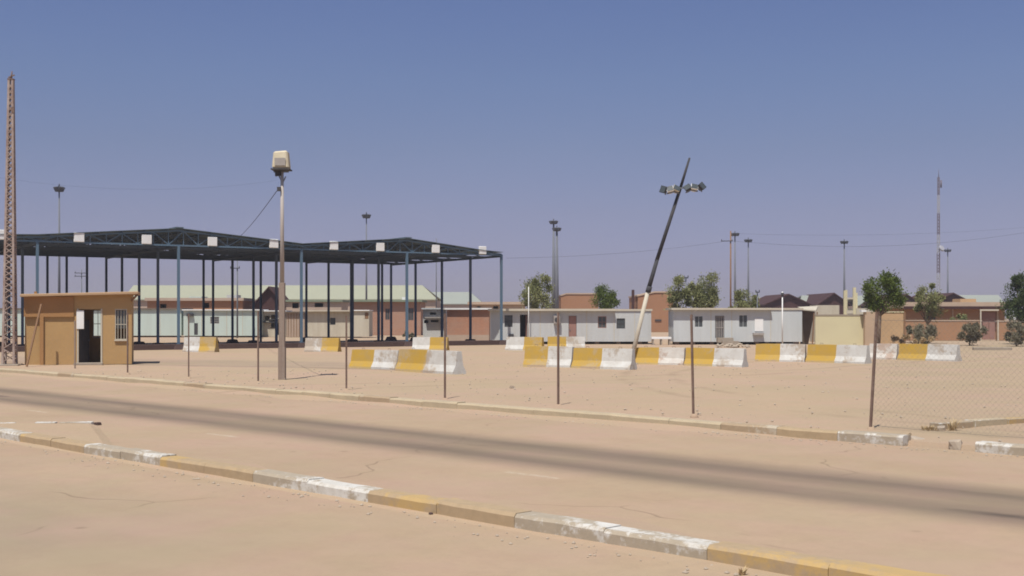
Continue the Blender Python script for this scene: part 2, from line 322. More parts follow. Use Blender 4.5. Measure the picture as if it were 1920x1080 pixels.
M = dict(
    ground=ground_mat(), road=road_mat(), glass=glass_mat(),
    kerb_white=paint("kerb_white_paint", (.60, .58, .53), (0.370, 0.310, 0.230), .74, 3.4),
    kerb_yellow=paint("kerb_yellow_paint", (.47, .32, .13), (0.383, 0.282, 0.172), .74, 1.3),
    kerb_bare=grime("kerb_bare_concrete", (.46, .375, .25), (.33, .27, .185), .7, 2, fine=12),
    kerb_ochre=paint("kerb_worn_yellow_paint", (0.440, 0.322, 0.139), (0.396, 0.296, 0.180), .8, 1.6),
    kerb_tan=paint("kerb_faded_paint", (0.484, 0.426, 0.328), (0.370, 0.278, 0.180), .75, 2.4),
    bar_white=paint("barrier_white_paint", (0.570, 0.562, 0.525), (0.400, 0.339, 0.270), .45, 2.0),
    bar_yellow=paint("barrier_yellow_paint", (0.459, 0.287, 0.045), (0.426, 0.312, 0.154), .40, 2.0),
    bar_peel=paint("barrier_peeling_paint", (0.577, 0.554, 0.502), (0.429, 0.328, 0.258), .48, 3.2),
    bar_yellow_low=paint("barrier_faded_yellow", (0.561, 0.425, 0.176), (0.468, 0.357, 0.240), .5, 2.0),
    rust=grime("rusty_steel", (.15, .095, .072), (.26, .19, .155), .9, 3, .8, fine=9),
    tower_rust=grime("rusty_painted_steel", (.42, .345, .30), (.20, .115, .085), 1.0, 1.3, .8, fine=6),
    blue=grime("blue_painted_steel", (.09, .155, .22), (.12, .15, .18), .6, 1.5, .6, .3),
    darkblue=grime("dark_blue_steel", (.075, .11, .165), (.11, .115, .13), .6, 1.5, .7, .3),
    roofsheet=grime("roof_sheet", (0.110, 0.154, 0.176), (0.055, 0.066, 0.072), .6, .8, .7, .3),
    white=grime("white_paint", (.78, .78, .76), (.5, .45, .38), .35, 1.2),
    cream=grime("cream_plastic", (.62, .55, .40), (.40, .33, .22), .6, 3),
    conc=grime("concrete", (0.340, 0.289, 0.230), (0.212, 0.170, 0.131), .6, 2),
    footing=grime("shade_dark_footing", (0.094, 0.060, 0.052), (0.055, 0.037, 0.034), .6, 2),  # tone darkened to carry the canopy roof's shade; also colours small dark stones
    polegrey=grime("grey_pole_paint", (0.288, 0.228, 0.186), (0.187, 0.127, 0.093), .7, 3, streak=True),
    booth=grime("booth_plaster", (0.439, 0.280, 0.124), (0.329, 0.211, 0.100), .55, .9, fine=7, streak=False),
    booth_dark=grime("booth_fascia", (0.368, 0.200, 0.084), (0.272, 0.152, 0.065), .55, 1.1, fine=8),
    booth_roof=grime("booth_roof_slab", (0.468, 0.317, 0.187), (0.340, 0.220, 0.128), .6, 1.2),
    wood=grime("weathered_wood", (.26, .15, .085), (.15, .09, .05), .7, 3, streak=True),
    cabin=grime("cabin_panel", (0.480, 0.498, 0.496), (0.376, 0.357, 0.311), .55, .7, .6, .3, streak=True),
    cabin_b=grime("cabin_panel_clean", (0.502, 0.529, 0.528), (0.380, 0.379, 0.352), .45, .6, .6, .3, streak=True),
    cabin_green=grime("cabin_pale_green", (0.473, 0.559, 0.510), (0.382, 0.412, 0.360), .5, .5, .6, .3, streak=True),
    cabin_beige=grime("cabin_beige", (0.521, 0.480, 0.386), (0.335, 0.278, 0.202), .6, .7, streak=True),
    cream_roof=grime("cream_roof_edge", (0.527, 0.479, 0.383), (0.383, 0.322, 0.244), .6, 1),
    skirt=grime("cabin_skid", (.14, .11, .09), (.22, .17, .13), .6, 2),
    dark=grime("dark_fitting", (.05, .05, .055), (.10, .09, .085), .6, 3),
    doorred=grime("brown_door", (.30, .17, .14), (.22, .13, .10), .6, 2),
    ac=grime("air_conditioner", (.36, .33, .30), (.22, .19, .17), .6, 5),
    brick=brick("red_brick", (.42, .20, .12), (.36, .17, .105), (.38, .27, .20)),
    brick2=brick("pale_brick", (0.391, 0.216, 0.144), (0.340, 0.184, 0.125), (0.357, 0.248, 0.182)),
    render_=grime("cement_render", (.42, .33, .26), (.32, .24, .18), .6, 1),
    hangar=grime("pale_hangar_roof", (0.336, 0.336, 0.244), (0.288, 0.296, 0.222), .6, .15, fine=2, streak=True),
    hangar2=grime("grey_hangar_roof", (0.289, 0.306, 0.264), (0.255, 0.264, 0.232), .5, .2, fine=2),
    green_eave=grime("green_eave", (.20, .24, .17), (.15, .16, .12), .5, 1),
    orange=grime("orange_block_wall", (0.340, 0.180, 0.100), (0.272, 0.144, 0.088), .6, .3, fine=3),
    tile=grime("maroon_roof", (0.056, 0.027, 0.026), (0.096, 0.048, 0.040), .6, .8),
    wallcream=grime("cream_wall", (0.592, 0.538, 0.342), (0.490, 0.426, 0.283), .5, .6),
    wallpink=grime("pink_plaster", (0.476, 0.352, 0.246), (0.374, 0.264, 0.176), .6, .8),
    walltan=grime("tan_plaster", (0.495, 0.331, 0.184), (0.396, 0.267, 0.156), .6, .8),
    terracotta=grime("terracotta_wall", (0.360, 0.204, 0.116), (0.288, 0.165, 0.098), .6, .8),
    pinkroof=grime("pink_roof_slab", (0.475, 0.360, 0.266), (0.361, 0.270, 0.199), .6, .8),
    tarp=grime("brown_tarpaulin", (.16, .125, .095), (.10, .08, .065), .6, 1.5),
    leaf_olive=foliage("olive_leaves", (0.136, 0.154, 0.065), (0.230, 0.227, 0.100)),
    leaf_green=foliage("green_leaves", (.060, .088, .014), (.098, .125, .026)),
    leaf_grey=foliage("grey_leaves", (0.111, 0.103, 0.065), (0.171, 0.154, 0.099)),
    leaf_dark=foliage("dark_green_leaves", (0.045, 0.068, 0.027), (0.077, 0.098, 0.038)),
    bark=grime("bark", (.16, .11, .075), (.10, .07, .05), .7, 6),
    dry=foliage("dry_grass", (.36, .26, .14), (.46, .35, .20)),
    stone=grime("broken_stone", (.42, .35, .27), (.27, .21, .16), .6, 6),
    pole_pale=grime("pale_pole_paint", (.44, .40, .36), (.33, .27, .23), .7, 2, streak=True),
    mast=grime("galvanised_mast", (.17, .18, .20), (.13, .13, .15), .6, 1),
    masthead=grime("mast_lamp_head", (.07, .075, .09), (.12, .12, .13), .6, 2),
    mred=grime("mast_red_paint", (.17, .14, .16), (.14, .125, .15), .5, 1),
    mwhite=grime("mast_white_paint", (.36, .36, .39), (.31, .31, .33), .5, 1),
    meshwire=grime("dull_fence_wire", (.24, .22, .19), (.18, .15, .13), .5, 2, bumpy=0),
    wire=grime("black_cable", (.05, .05, .055), (.07, .07, .07), .5, 1, bumpy=0),
)

# ------------------------------------------------------------------ ground and roads (s runs along the road, n across it)
TH = math.atan2(-.715, .70)
def SN(s, n, z=0.0):
    c, q = math.cos(TH), math.sin(TH); return Vector((s*c - n*q, s*q + n*c, z))
RZ = -0.10
def steps(a, b, fine0, fine1, d, grow=1.35):
    out = [fine0]; x = fine0
    while x < fine1: x += d; out.append(x)
    g = d
    while x < b: g *= grow; x = min(b, x+g); out.append(x)
    x = fine0; g = d
    while x > a: g *= grow; x = max(a, x-g); out.append(x)
    return sorted(out)
bm = bmesh.new()
ss = steps(-1500, 1500, -60, 40, .8); ns = [-60, -20, 18.9, 19.5, 19.56] + [v for v in steps(19.56, 1500, 19.56, 50, .6) if v > 19.7]
grid = []
for s in ss:
    row = []
    for n in ns:
        if n < 19.55: z = RZ - .03
        else:
            e = min(1, (n-19.56)/1.2)
            p = SN(s, n)
            far = max(0, 1 - abs(n-19.5)/90)
            z = -.02 + (noise.noise(Vector((p.x*.25, p.y*.25, 0)))*.045 + noise.noise(Vector((p.x*1.1, p.y*1.1, 3)))*.022)*e*far
        row.append(bm.verts.new((s, n, z)))
    grid.append(row)
for i in range(len(ss)-1):
    for j in range(len(ns)-1):
        f = bm.faces.new([grid[i][j], grid[i+1][j], grid[i+1][j+1], grid[i][j+1]]); f.smooth = ns[j] > 19.6
me = bpy.data.meshes.new("ground"); bm.to_mesh(me); bm.free(); me.materials.append(M['ground'])
g = bpy.data.objects.new("ground", me); g.rotation_euler = (0,0,TH); S.collection.objects.link(g); tag(g, kind="structure")
mb = MB()
mb.face([(-400,-50,RZ),(400,-50,RZ),(400,19.45,RZ),(-400,19.45,RZ)])
o = mb.build("road", M['road']); o.rotation_euler = (0,0,TH); tag(o, kind="structure")

def kerb(name, stones, width=.25, height=.15, zbase=RZ):
    """row of bevelled kerb stones; stones = (s0, s1, n, dn, material index)"""
    mb = MB(); r = random.Random(len(name)*3)
    for (a, b, n0, n1, mi) in stones:
        k0 = len(mb.bm.verts); g_ = .004; hh = height + r.uniform(-.012, .012)
        sub = 4; mb.mi = mi
        prof = [(0, -.05), (0, hh-.035), (.03, hh), (width, hh), (width, -.05)]
        rings = []
        for q in range(sub+1):
            f = q/sub; s = a+g_ + (b-a-2*g_)*f; nn = n0+(n1-n0)*f
            dz = r.uniform(-.008, .004); dn = r.uniform(-.006, .006)
            rings.append([mb.bm.verts.new((s, nn+x+dn, zbase+z+(dz if z > 0 else 0))) for x, z in prof])
        for q in range(sub):
            for w in range(len(prof)-1):
                mb.bm.faces.new([rings[q][w], rings[q+1][w], rings[q+1][w+1], rings[q][w+1]]).material_index = mi
        mb.bm.faces.new(rings[0]).material_index = mi; mb.bm.faces.new(rings[-1][::-1]).material_index = mi
    o = mb.build(name, [M['kerb_white'], M['kerb_yellow'], M['kerb_bare'], M['kerb_tan'], M['kerb_ochre']]); o.rotation_euler = (0,0,TH)
    return tag(o, kind="structure")
L = 2.45; s0 = -6.7
kerb("median_kerb", [(s0+L*k+q*L/2, s0+L*k+(q+1)*L/2, 8.99, 8.99, (1 if k % 2 == 0 else 0)) for k in range(-16, 6) for q in (0, 1)], .26, .155)
fs = []
k = 0; s = -80.35
while s < 14:
    L2 = 1.25
    if abs(s+10.35) < .1: # broken gap
        s += L2; k += 1; continue
    c = {52: 2, 53: 2, 54: 3, 55: 4, 56: 0, 57: 0, 58: 0, 59: 2, 60: 0, 61: 0}.get(k+1, [2, 2, 3, 2, 2, 2, 2][k % 7])
    fs.append((s, s+L2, 19.35, 19.35, c)); s += L2; k += 1
kerb("far_kerb", fs, .28, .175)

def kerb_row(name, p0, p1, zb, mats, h=.14):
    p0, p1 = Vector(p0), Vector(p1); Ln = (p1-p0).length; n = max(1, round(Ln/1.1)); d = (p1-p0)/Ln; nrm = Vector((-d.y, d.x))
    mb = MB(); r = random.Random(3)
    for i in range(n):
        mb.mi = mats[i % len(mats)]
        a = p0 + d*(Ln*i/n+.02); b = p0 + d*(Ln*(i+1)/n-.02); w = nrm*.25; j = r.uniform(-.03, .03); hz = zb+h+r.uniform(-.03, .01)
        a = a+nrm*j
        mb.hexa([(a.x,a.y,zb-.05),(b.x,b.y,zb-.05),(b.x+w.x,b.y+w.y,zb-.05),(a.x+w.x,a.y+w.y,zb-.05),
                 (a.x,a.y,hz),(b.x,b.y,hz-.01),(b.x+w.x,b.y+w.y,hz-.01),(a.x+w.x,a.y+w.y,hz)])
    return tag(mb.build(name, [M['kerb_white'], M['kerb_yellow'], M['kerb_bare'], M['kerb_tan'], M['kerb_ochre']], bevel=.012), kind="structure")
kerb_row("side_kerb", (7.9, 23.0), (14, 27.0), -.02, [3, 2, 1, 3])
def gp(px, py, z=RZ): Y = GY(py, z); return Vector((X(px, Y), Y, z))
mb = MB(); r = random.Random(21)
A_, B_, C_, D_ = gp(-130, 797), gp(192, 798), gp(232, 852), gp(-130, 800); n = 14
top = []; 
for i in range(n+1):
    f = i/n; p = A_.lerp(B_, f) + Vector((0, r.uniform(-.08, .05), 0)); q = D_.lerp(C_, f)
    q = SN(0, 9.3, RZ) if False else q
    top.append([mb.bm.verts.new((v_.x, v_.y, RZ + h_)) for v_, h_ in ((p, -.02), (p + Vector((0, -.02, 0)), .05 if 0 < i < n else -.02), (p.lerp(q, .5), .06 if i < n else -.02), (q, .05 if i < n else -.02))])
for i in range(n):
    for j in range(3): mb.bm.faces.new([top[i][j], top[i+1][j], top[i+1][j+1], top[i][j+1]])
tag(mb.build("median_slab", M['ground']), kind="structure")
for i, (pa, pb, lab) in enumerate(((( -20, 799), (26, 798), "leftmost piece of the thin white kerb edging on the broken median"), ((66, 797), (104, 796.5), "middle piece of the thin white kerb edging on the broken median"), ((112, 797), (172, 796), "right and longest piece of the thin white kerb edging on the broken median"))):
    p, q = gp(*pa), gp(*pb); d = q-p
    mb = MB(); nn = 5
    for k in range(nn): 
        u, w = p.lerp(q, k/nn)-p, p.lerp(q, (k+1)/nn)-p; j = r.uniform(-.02, .02)
        mb.hexa([(u.x,-.05+j+u.y,-.06),(w.x,-.05+j+w.y,-.06),(w.x,.12+j+w.y,-.06),(u.x,.12+j+u.y,-.06),(u.x,-.05+j+u.y,.05),(w.x,-.05+j+w.y,.045),(w.x,.1+j+w.y,.055),(u.x,.1+j+u.y,.06)])
    o = mb.build("edging_stone", M['kerb_white'], loc=p); tag(o, lab, "kerb stone", "broken white edging stones")

# pebbles and rubble as one uncountable scatter
def rock(mb, p, r, rr):
    vs = []
    for (x, y, z) in ((1,0,0),(-1,0,0),(0,1,0),(0,-1,0),(0,0,.8),(0,0,-.5)):
        vs.append(mb.bm.verts.new((p[0]+x*r*rr.uniform(.6,1.3), p[1]+y*r*rr.uniform(.6,1.3), p[2]+z*r*rr.uniform(.6,1.2))))
    for q in ((0,2,4),(2,1,4),(1,3,4),(3,0,4),(2,0,5),(1,2,5),(3,1,5),(0,3,5)): mb.bm.faces.new([vs[i] for i in q])
mb = MB(); r = random.Random(11)
for i in range(2600):
    n = 19.7 + 45*r.random()**1.8; s = r.uniform(-45, 25)
    p = SN(s, n, 0); rock(mb, (p.x, p.y, 0), r.choice((.012, .018, .025, .04)), r)
for i in range(1500):
    base = r.choice((9.3, 19.2, 19.2, 8.9)); n = base + (r.uniform(0, .6) if base == 9.3 else -abs(r.gauss(0, .25))); s = r.uniform(-35, 5)
    p = SN(s, n, RZ); rock(mb, (p.x, p.y, RZ+.005), r.choice((.008, .012, .02, .028)), r)
tag(mb.build("pebbles", M['stone']), "small stones and grit scattered over the sandy lot and kerbs", "pebbles", kind="stuff")

# sand drifted along the kerbs
def drift(name, sa, sb, n, w, h, z, lab):
    mb = MB(); r = random.Random(int(abs(sa)*10)); cols = []
    m = int((sb-sa)/.35)
    for i in range(m+1):
        s = sa+(sb-sa)*i/m; a = noise.noise(Vector((s*.5, n, 0)))*.5+.6; a = max(.05, a)*min(1, i/3, (m-i)/3)
        cols.append([mb.bm.verts.new((s, n+w*a*x, z-.01+h*a*y)) for x, y in ((0,.9),(-.25,.7),(-.6,.25),(-1,0))])
    for i in range(m):
        for j in range(3): mb.bm.faces.new([cols[i][j], cols[i+1][j], cols[i+1][j+1], cols[i][j+1]]).smooth = True
    o = mb.build(name, M['ground']); o.rotation_euler = (0,0,TH); return tag(o, kind="structure")
drift("terrain", -60, -12, 19.37, 1.0, .10, RZ, "")
drift("terrain", -40, 2, 9.0, .5, .045, RZ, "")
def drift2(sa, sb, n):   # on the far side of the median kerb
    mb = MB(); cols = []; m = int((sb-sa)/.35)
    for i in range(m+1):
        s = sa+(sb-sa)*i/m; a = max(.15, noise.noise(Vector((s*.4, 7, 0)))*.6+.75)
        cols.append([mb.bm.verts.new((s, n+1.1*a*x, RZ-.01+.11*min(1.05, a)*y)) for x, y in ((0,.95),(.3,.75),(.65,.3),(1,0))])
    for i in range(m):
        for j in range(3): mb.bm.faces.new([cols[i][j], cols[i+1][j], cols[i+1][j+1], cols[i][j+1]]).smooth = True
    o = mb.build("terrain", M['ground']); o.rotation_euler = (0,0,TH); tag(o, kind="structure")
drift2(-45, 4, 9.23)

# broken kerb chunks and weeds by the gap in the far kerb
def chunk(name, px, py, size, label, mat='stone', z=0.0, seed=1, group=None):
    Y = GY(py, z); r = random.Random(seed); mb = MB()
    bmesh.ops.create_icosphere(mb.bm, subdivisions=2, radius=1)
    for v in mb.bm.verts:
        q = v.co.normalized(); k = 1+.35*noise.noise(q*1.7+Vector((seed,0,0)))
        v.co = Vector((max(-.75, min(.75, q.x*k))*size[0], max(-.7, min(.7, q.y*k))*size[1], max(-.5, min(.6, q.z*k))*size[2]))
    o = mb.build(name, M[mat], loc=(X(px, Y), Y, z+size[2]*.35)); o.rotation_euler = (r.uniform(-.2,.2), r.uniform(-.2,.2), r.uniform(0,3))
    return tag(o, label, "rubble", group)
chunk("broken_kerb_stone", 1690, 824, (.26,.16,.12), "pale broken kerb stone lying right after the last white kerb block", 'kerb_tan', RZ, 1)
chunk("broken_kerb_stone", 1722, 832, (.2,.15,.11), "brownish broken kerb lump in the gap of the far kerb beside the pale one", 'stone', RZ, 2)
chunk("broken_kerb_stone", 1792, 842, (.16,.14,.16), "dark upright lump of broken kerb at the right end of the kerb gap", 'stone', RZ, 3)
chunk("broken_kerb_stone", 1765, 806, (.13,.1,.07), "small stone beside the dry weed behind the kerb gap", 'stone', 0, 4)
chunk("broken_kerb_stone", 183, 797, (.10,.08,.06), "dark broken lump at the right end of the thin white edging", 'footing', RZ, 5)
chunk("broken_kerb_stone", 54, 802, (.08,.06,.05), "dark broken lump in front of the thin white edging", 'footing', RZ, 6)
chunk("broken_kerb_stone", 808, 966, (.035,.03,.03), "small dark stone on the road in front of the yellow kerb stretch", 'footing', RZ, 7)
chunk("broken_kerb_stone", 960, 727, (.09,.07,.06), "small brown stone on the open lot left of the middle fence post", 'stone', 0, 8)

def tuft(name, px, py, h, n, label, z=0.0, seed=0, spread=.3):
    Y = GY(py, z); r = random.Random(seed); mb = MB()
    for i in range(n):
        a = r.uniform(0, 6.28); l = h*r.uniform(.4, 1); o = spread*r.random()
        b = Vector((math.cos(a)*o*.6, math.sin(a)*o*.6, -.01)); t = b + Vector((math.cos(a)*l*r.uniform(.1,.9), math.sin(a)*l*r.uniform(.1,.9), l))
        mid = (b+t)/2 + Vector((0,0,l*.15)); w = Vector((-math.sin(a), math.cos(a), 0))*.007
        mb.face([b-w, b+w, mid+w, mid-w]); mb.face([mid-w, mid+w, t])
    return tag(mb.build(name, M['dry'], loc=(X(px,Y), Y, z)), label, "weed")
tuft("dry_weed", 1742, 806, .10, 120, "low dry tuft beside the broken far kerb just right of the rusty end post", 0, 1, .3)
tuft("dry_weed", 1786, 806, .24, 50, "thin upright dry weed standing where the side kerb meets the kerb gap", 0, 2, .16)
tuft("dry_weed", 1391, 1078, .09, 26, "small dry twig growing at the foot of the near yellow kerb", RZ, 3, .04)

# ------------------------------------------------------------------ fence posts
posts = [(240,700,587,0,"leftmost fence post, dark and standing before the booth corner"),
 (354,708,588,0,"fence post in front of the first small white and yellow barrier"),
 (485,716,583,0,"fence post just left of the tall pole with the cream box"),
 (650,730,592,0,"fence post at the left end of the near barrier pair"),
 (835,748,588,0,"fence post crossing the right end of the left near barrier pair"),
 (1048,760,586,0,"fence post in front of the white end of the middle barrier pair"),
 (1302,778,590,-4,"fence post right of the leaning floodlight pole, tilted slightly left"),
 (1633,803,585,13,"rightmost and nearest fence post, leaning slightly right, below the green tree")]
for i, (px, py, pt, lean, lab) in enumerate(posts):
    Y = GY(py); h_ = Z(pt, Y); dx = lean/F*Y
    t = thing("fence_post", lab, "fence post", (X(px,Y), Y, 0), 0, "rusty fence posts along the far kerb")
    mb = MB(); a = .042
    r = random.Random(i)
    ang = r.uniform(.3, 1.2)
    ca, sa = math.cos(ang), math.sin(ang)
    def rot(x, y): return (x*ca-y*sa, x*sa+y*ca)
    for (x0,x1,y0,y1) in ((-a/2,a/2,0,.008),(-a/2,-a/2+.008,.008,a)):   # angle iron
        q = [rot(x0,y0),rot(x1,y0),rot(x1,y1),rot(x0,y1)]
        mb.hexa([(x,y,-.15) for x,y in q]+[(x+dx,y+r.uniform(0,.001),h_) for x,y in q])
    mb.build("angle_iron", M['rust'], t)
    mb = MB(); mb.tube((0,0,-.1),(0,0,.025),.12,.06,9); mb.build("footing", M['ground'], t)

# chain-link mesh still hanging on the last span
p0 = Vector((X(1637, GY(803)), GY(803))); p1 = p0 + Vector((2.87, -3.1)); dd = p1-p0; Lm = dd.length
cl = thing("chain_link_mesh", "grey wire chain-link mesh still hanging right of the last rusty post", "fence mesh", (p0.x, p0.y, 0), math.atan2(dd.y, dd.x))
mb = MB(); hm = 2.02; st = .075; r_w = .0012
for sgn_ in (1, -1):
    k = -hm
    while k < Lm+hm:
        x0, x1 = (k, k+hm) if sgn_ == 1 else (k+hm, k); z0, z1 = .03, hm+.03
        # clip to the panel
        pts = []
        for (xa, za, xb, zb_) in ((x0, z0, x1, z1),):
            ta, tb = 0.0, 1.0
            for lo, hi in ((0, Lm),):
                d_ = xb-xa
                t1, t2 = (lo-xa)/d_, (hi-xa)/d_
                if t1 > t2: t1, t2 = t2, t1
                ta, tb = max(ta, t1), min(tb, t2)
            if tb-ta > .01:
                P = lambda f: (xa+(xb-xa)*f, .004*sgn_+.02*math.sin((xa+(xb-xa)*f)*2.2), za+(zb_-za)*f)
                mb.path([P(ta+(tb-ta)*q/4) for q in range(5)], r_w, 3)
        k += st*1.414
for z in (.05, hm): mb.path([(0,0,z),(Lm/2,.02,z-.03),(Lm,0,z)], .003, 4)
mb.build("wire_mesh", M['meshwire'], cl)

# ------------------------------------------------------------------ concrete barriers
def jersey(seed):
    prof = [(-.30,0),(-.30,.07),(-.17,.30),(-.10,.80),(.10,.80),(.17,.30),(.30,.07),(.30,0)]
    return prof
def barrier(pa, pb, cols, label, h=.80, seed=0):
    (xa, ya), (xb, yb) = pa, pb; Ya, Yb = GY(ya), GY(yb)
    A, B = Vector((X(xa,Ya), Ya)), Vector((X(xb,Yb), Yb)); d = B-A; Ln = d.length; rz = math.atan2(d.y, d.x)
    nrm = Vector((-d.y, d.x)).normalized()*.30; c = (A+B)/2 + nrm
    t = thing("traffic_barrier", label, "concrete barrier", (c.x, c.y, 0), rz, "yellow and white concrete barriers")
    prof = [(y, z*h/.8) for y, z in jersey(0)]
    n = len(cols); r = random.Random(seed); mb = MB(); sub = 3
    rings = []; tot = n*sub
    for q in range(tot+1):
        x = -Ln/2 + Ln*q/tot; j = r.uniform(-.008,.008); e = .02 if q in (0, tot) else 0
        rings.append([mb.bm.verts.new((x, y*(1-e)+j, z*(1-e*.6)+(-.03 if z == 0 else r.uniform(-.006,.006)))) for y, z in prof])
    for q in range(tot):
        for w in range(len(prof)-1):
            f = mb.bm.faces.new([rings[q][w], rings[q+1][w], rings[q+1][w+1], rings[q][w+1]])
            mi = cols[q//sub]
            f.material_index = (3 if (mi == 1 and w in (0,)) else mi)
    mb.bm.faces.new(rings[0]).material_index = cols[0]; mb.bm.faces.new(rings[-1][::-1]).material_index = cols[-1]
    mb.build("block", [M['bar_white'], M['bar_yellow'], M['bar_peel'], M['bar_yellow_low']], t)
    for s in (-1, 1):
        x = s*Ln*.28
        MB().path([(x-.07, 0, h-.01), (x-.06, 0, h+.06), (x+.06, 0, h+.06), (x+.07, 0, h-.01)], .008, 6).build("lifting_loop", M['rust'], t)
    return t
Wh, Ye, Pe = 0, 1, 2
bars = [
 ((653,689.5),(739,693),(Ye,Wh),"near barrier, faded yellow then white, left one of the pair nearest the cream box pole",.74),
 ((740,694.5),(849,701.5),(Ye,Wh),"near barrier, bright yellow then white, right one of the left pair behind a fence post",.82),
 ((980,687),(1069,689),(Ye,Wh),"yellow and white barrier in front of the grey cabin, left one of the middle pair",.84),
 ((1071,689.5),(1181,692.5),(Ye,Wh),"yellow and white barrier ending at the foot of the leaning floodlight pole",.80),
 ((1187,682.5),(1281,684),(Ye,Pe),"barrier with half peeled white paint just right of the leaning pole foot",.72),
 ((1282,684.5),(1391,687.5),(Ye,Wh),"yellow and white barrier behind the slightly left tilted fence post",.74),
 ((1415,677),(1508,678.5),(Ye,Wh),"yellow and white barrier in front of the right end of the white cabin",.80),
 ((1510,678.5),(1621,682),(Ye,Wh),"yellow and white barrier in front of the cream wall",.80),
 ((1628,672.5),(1680,673.5),(Pe,),"short peeling white barrier piece behind the rightmost fence post",.74),
 ((1682,674),(1790,677.5),(Ye,Wh),"rightmost yellow and white barrier, in front of the grey bushes",.76),
 ((342,659.5),(402,660),(Wh,Ye),"small far barrier, white then yellow, leftmost under the canopy",.86),
 ((570,659),(633,659.5),(Wh,Ye),"small far barrier, white then yellow, just right of the tall pole with cream box",.80),
 ((772,656),(837,656.5),(Wh,Ye),"small far barrier, white then yellow, behind the left near pair",.78),
 ((947,656),(1014,657),(Wh,Ye),"far barrier, white then yellow, below the open dark cabin door",.80),
 ((1027,653.5),(1097,653.5),(Ye,Wh),"far barrier, yellow then white, below the brown cabin door",.76),
]
for i, (a, b, c, lab, h) in enumerate(bars): barrier(a, b, c, lab, h, i)

# ------------------------------------------------------------------ the steel canopy
PF = [(-x) for x in (0, 7.71, 15.54, 23.76, 32.2, 40.6)]
cr = (X(940, 90.6), 90.6)
can = thing("steel_canopy", "long open sided dark blue steel canopy on many slender columns with two low gables", "canopy", (cr[0], cr[1], 0), math.atan2(17.04, 27.33))
HB, DEP, NR = 6.46, 18.0, 4
# top profile along x
TP = [(-40.6,.10),(-37,.16),(-32.2,.30),(-23.76,.98),(-15.54,.27),(-7.71,.88),(-1.6,.22),(0,.12)]
def topz(x):
    for (a, za), (b, zb) in zip(TP, TP[1:]):
        if a <= x <= b: return za + (zb-za)*(x-a)/(b-a)
    return .12
colm = None
for j in range(NR+1):
    for i, x in enumerate(PF):
        y = j*DEP/NR
        w = .075
        if colm is None:
            mb = MB(); mb.box(-w, w, -w, w, 0, HB); mb.box(-.16,.16,-.16,.16,.30,.33)
            colm = mb.build("column", M['blue'], can, (x, y, 0)); colb = None
            fm = MB()
            fm.hexa([(-.42,-.42,-.05),(.42,-.42,-.05),(.42,.42,-.05),(-.42,.42,-.05),(-.28,-.28,.32),(.28,-.28,.32),(.28,.28,.32),(-.28,.28,.32)])
            foot = fm.build("footing", M['footing'], can, (x, y, 0), bevel=.03)
        elif j == 0:
            c = dup(colm, (x, y, 0), 0, parent=can)
        else:
            if colb is None:
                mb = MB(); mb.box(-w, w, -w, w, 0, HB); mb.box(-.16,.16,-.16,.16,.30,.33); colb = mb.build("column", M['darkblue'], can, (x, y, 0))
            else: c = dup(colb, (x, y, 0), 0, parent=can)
        if not (j == 0 and i == 0): dup(foot, (x, y, 0), 0, parent=can)
for j in range(NR+1):          # lattice girder on each column row
    y = j*DEP/NR; mb = MB()
    mb.bar((-40.7, y, HB+.05), (.1, y, HB+.05), .10, .10)
    for (a, za), (b, zb) in zip(TP, TP[1:]):
        mb.bar((a, y, HB+za), (b, y, HB+zb), .10, .10)
    x = -39.6; up = True
    while x < -1:
        x2 = x+.95
        z1, z2 = topz(x), topz(min(x2, 0))
        if max(z1, z2) > .2:
            mb.bar((x, y, HB+.08), (x, y, HB+z1), .05)
            mb.bar((x, y, HB+(.08 if up else z1)), (min(x2,0), y, HB+(z2 if up else .08)), .05)
        up = not up; x = x2
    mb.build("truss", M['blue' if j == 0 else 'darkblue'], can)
for i, x in enumerate(PF):     # beams running back
    mb = MB(); mb.bar((x, .06, HB-.02), (x, DEP-.06, HB-.02), .10, .16)
    for q in range(14):
        a, b = q*DEP/14, (q+1)*DEP/14
        if topz(x) > .25: mb.bar((x, a, HB+.05 if q % 2 else HB+topz(x)-.04), (x, b, HB+topz(x)-.04 if q % 2 else HB+.05), .05)
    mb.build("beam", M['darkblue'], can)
purl = None                    # purlins
for (a, za), (b, zb) in zip(TP, TP[1:]):
    n = max(1, int((b-a)/1.3))
    for q in range(n):
        f = (q+.5)/n; loc = (a+(b-a)*f, 0, HB+za+(zb-za)*f+.08)
        if purl is None: purl = MB().bar((0,-.15,0), (0,DEP+.15,0), .06, .08).build("purlin", M['darkblue'], can, loc)
        else: dup(purl, loc, 0, parent=can)
# lengthwise lattice girders under the sheets, between the column rows
for j in range(NR):
    for e in (.5,):
        y = (j+e)*DEP/NR; mb = MB()
        mb.bar((-40.6, y, HB+.02), (0, y, HB+.02), .09)
        x = -40.4; up = True
        while x < -.9:
            x2 = min(-.1, x+.8); z1 = topz(x)+.02; z2 = topz(x2)+.02
            mb.bar((x, y, HB+(.03 if up else z1)), (x2, y, HB+(z2 if up else .03)), .055); up = not up; x = x2
        mb.build("girder", M['darkblue'], can)
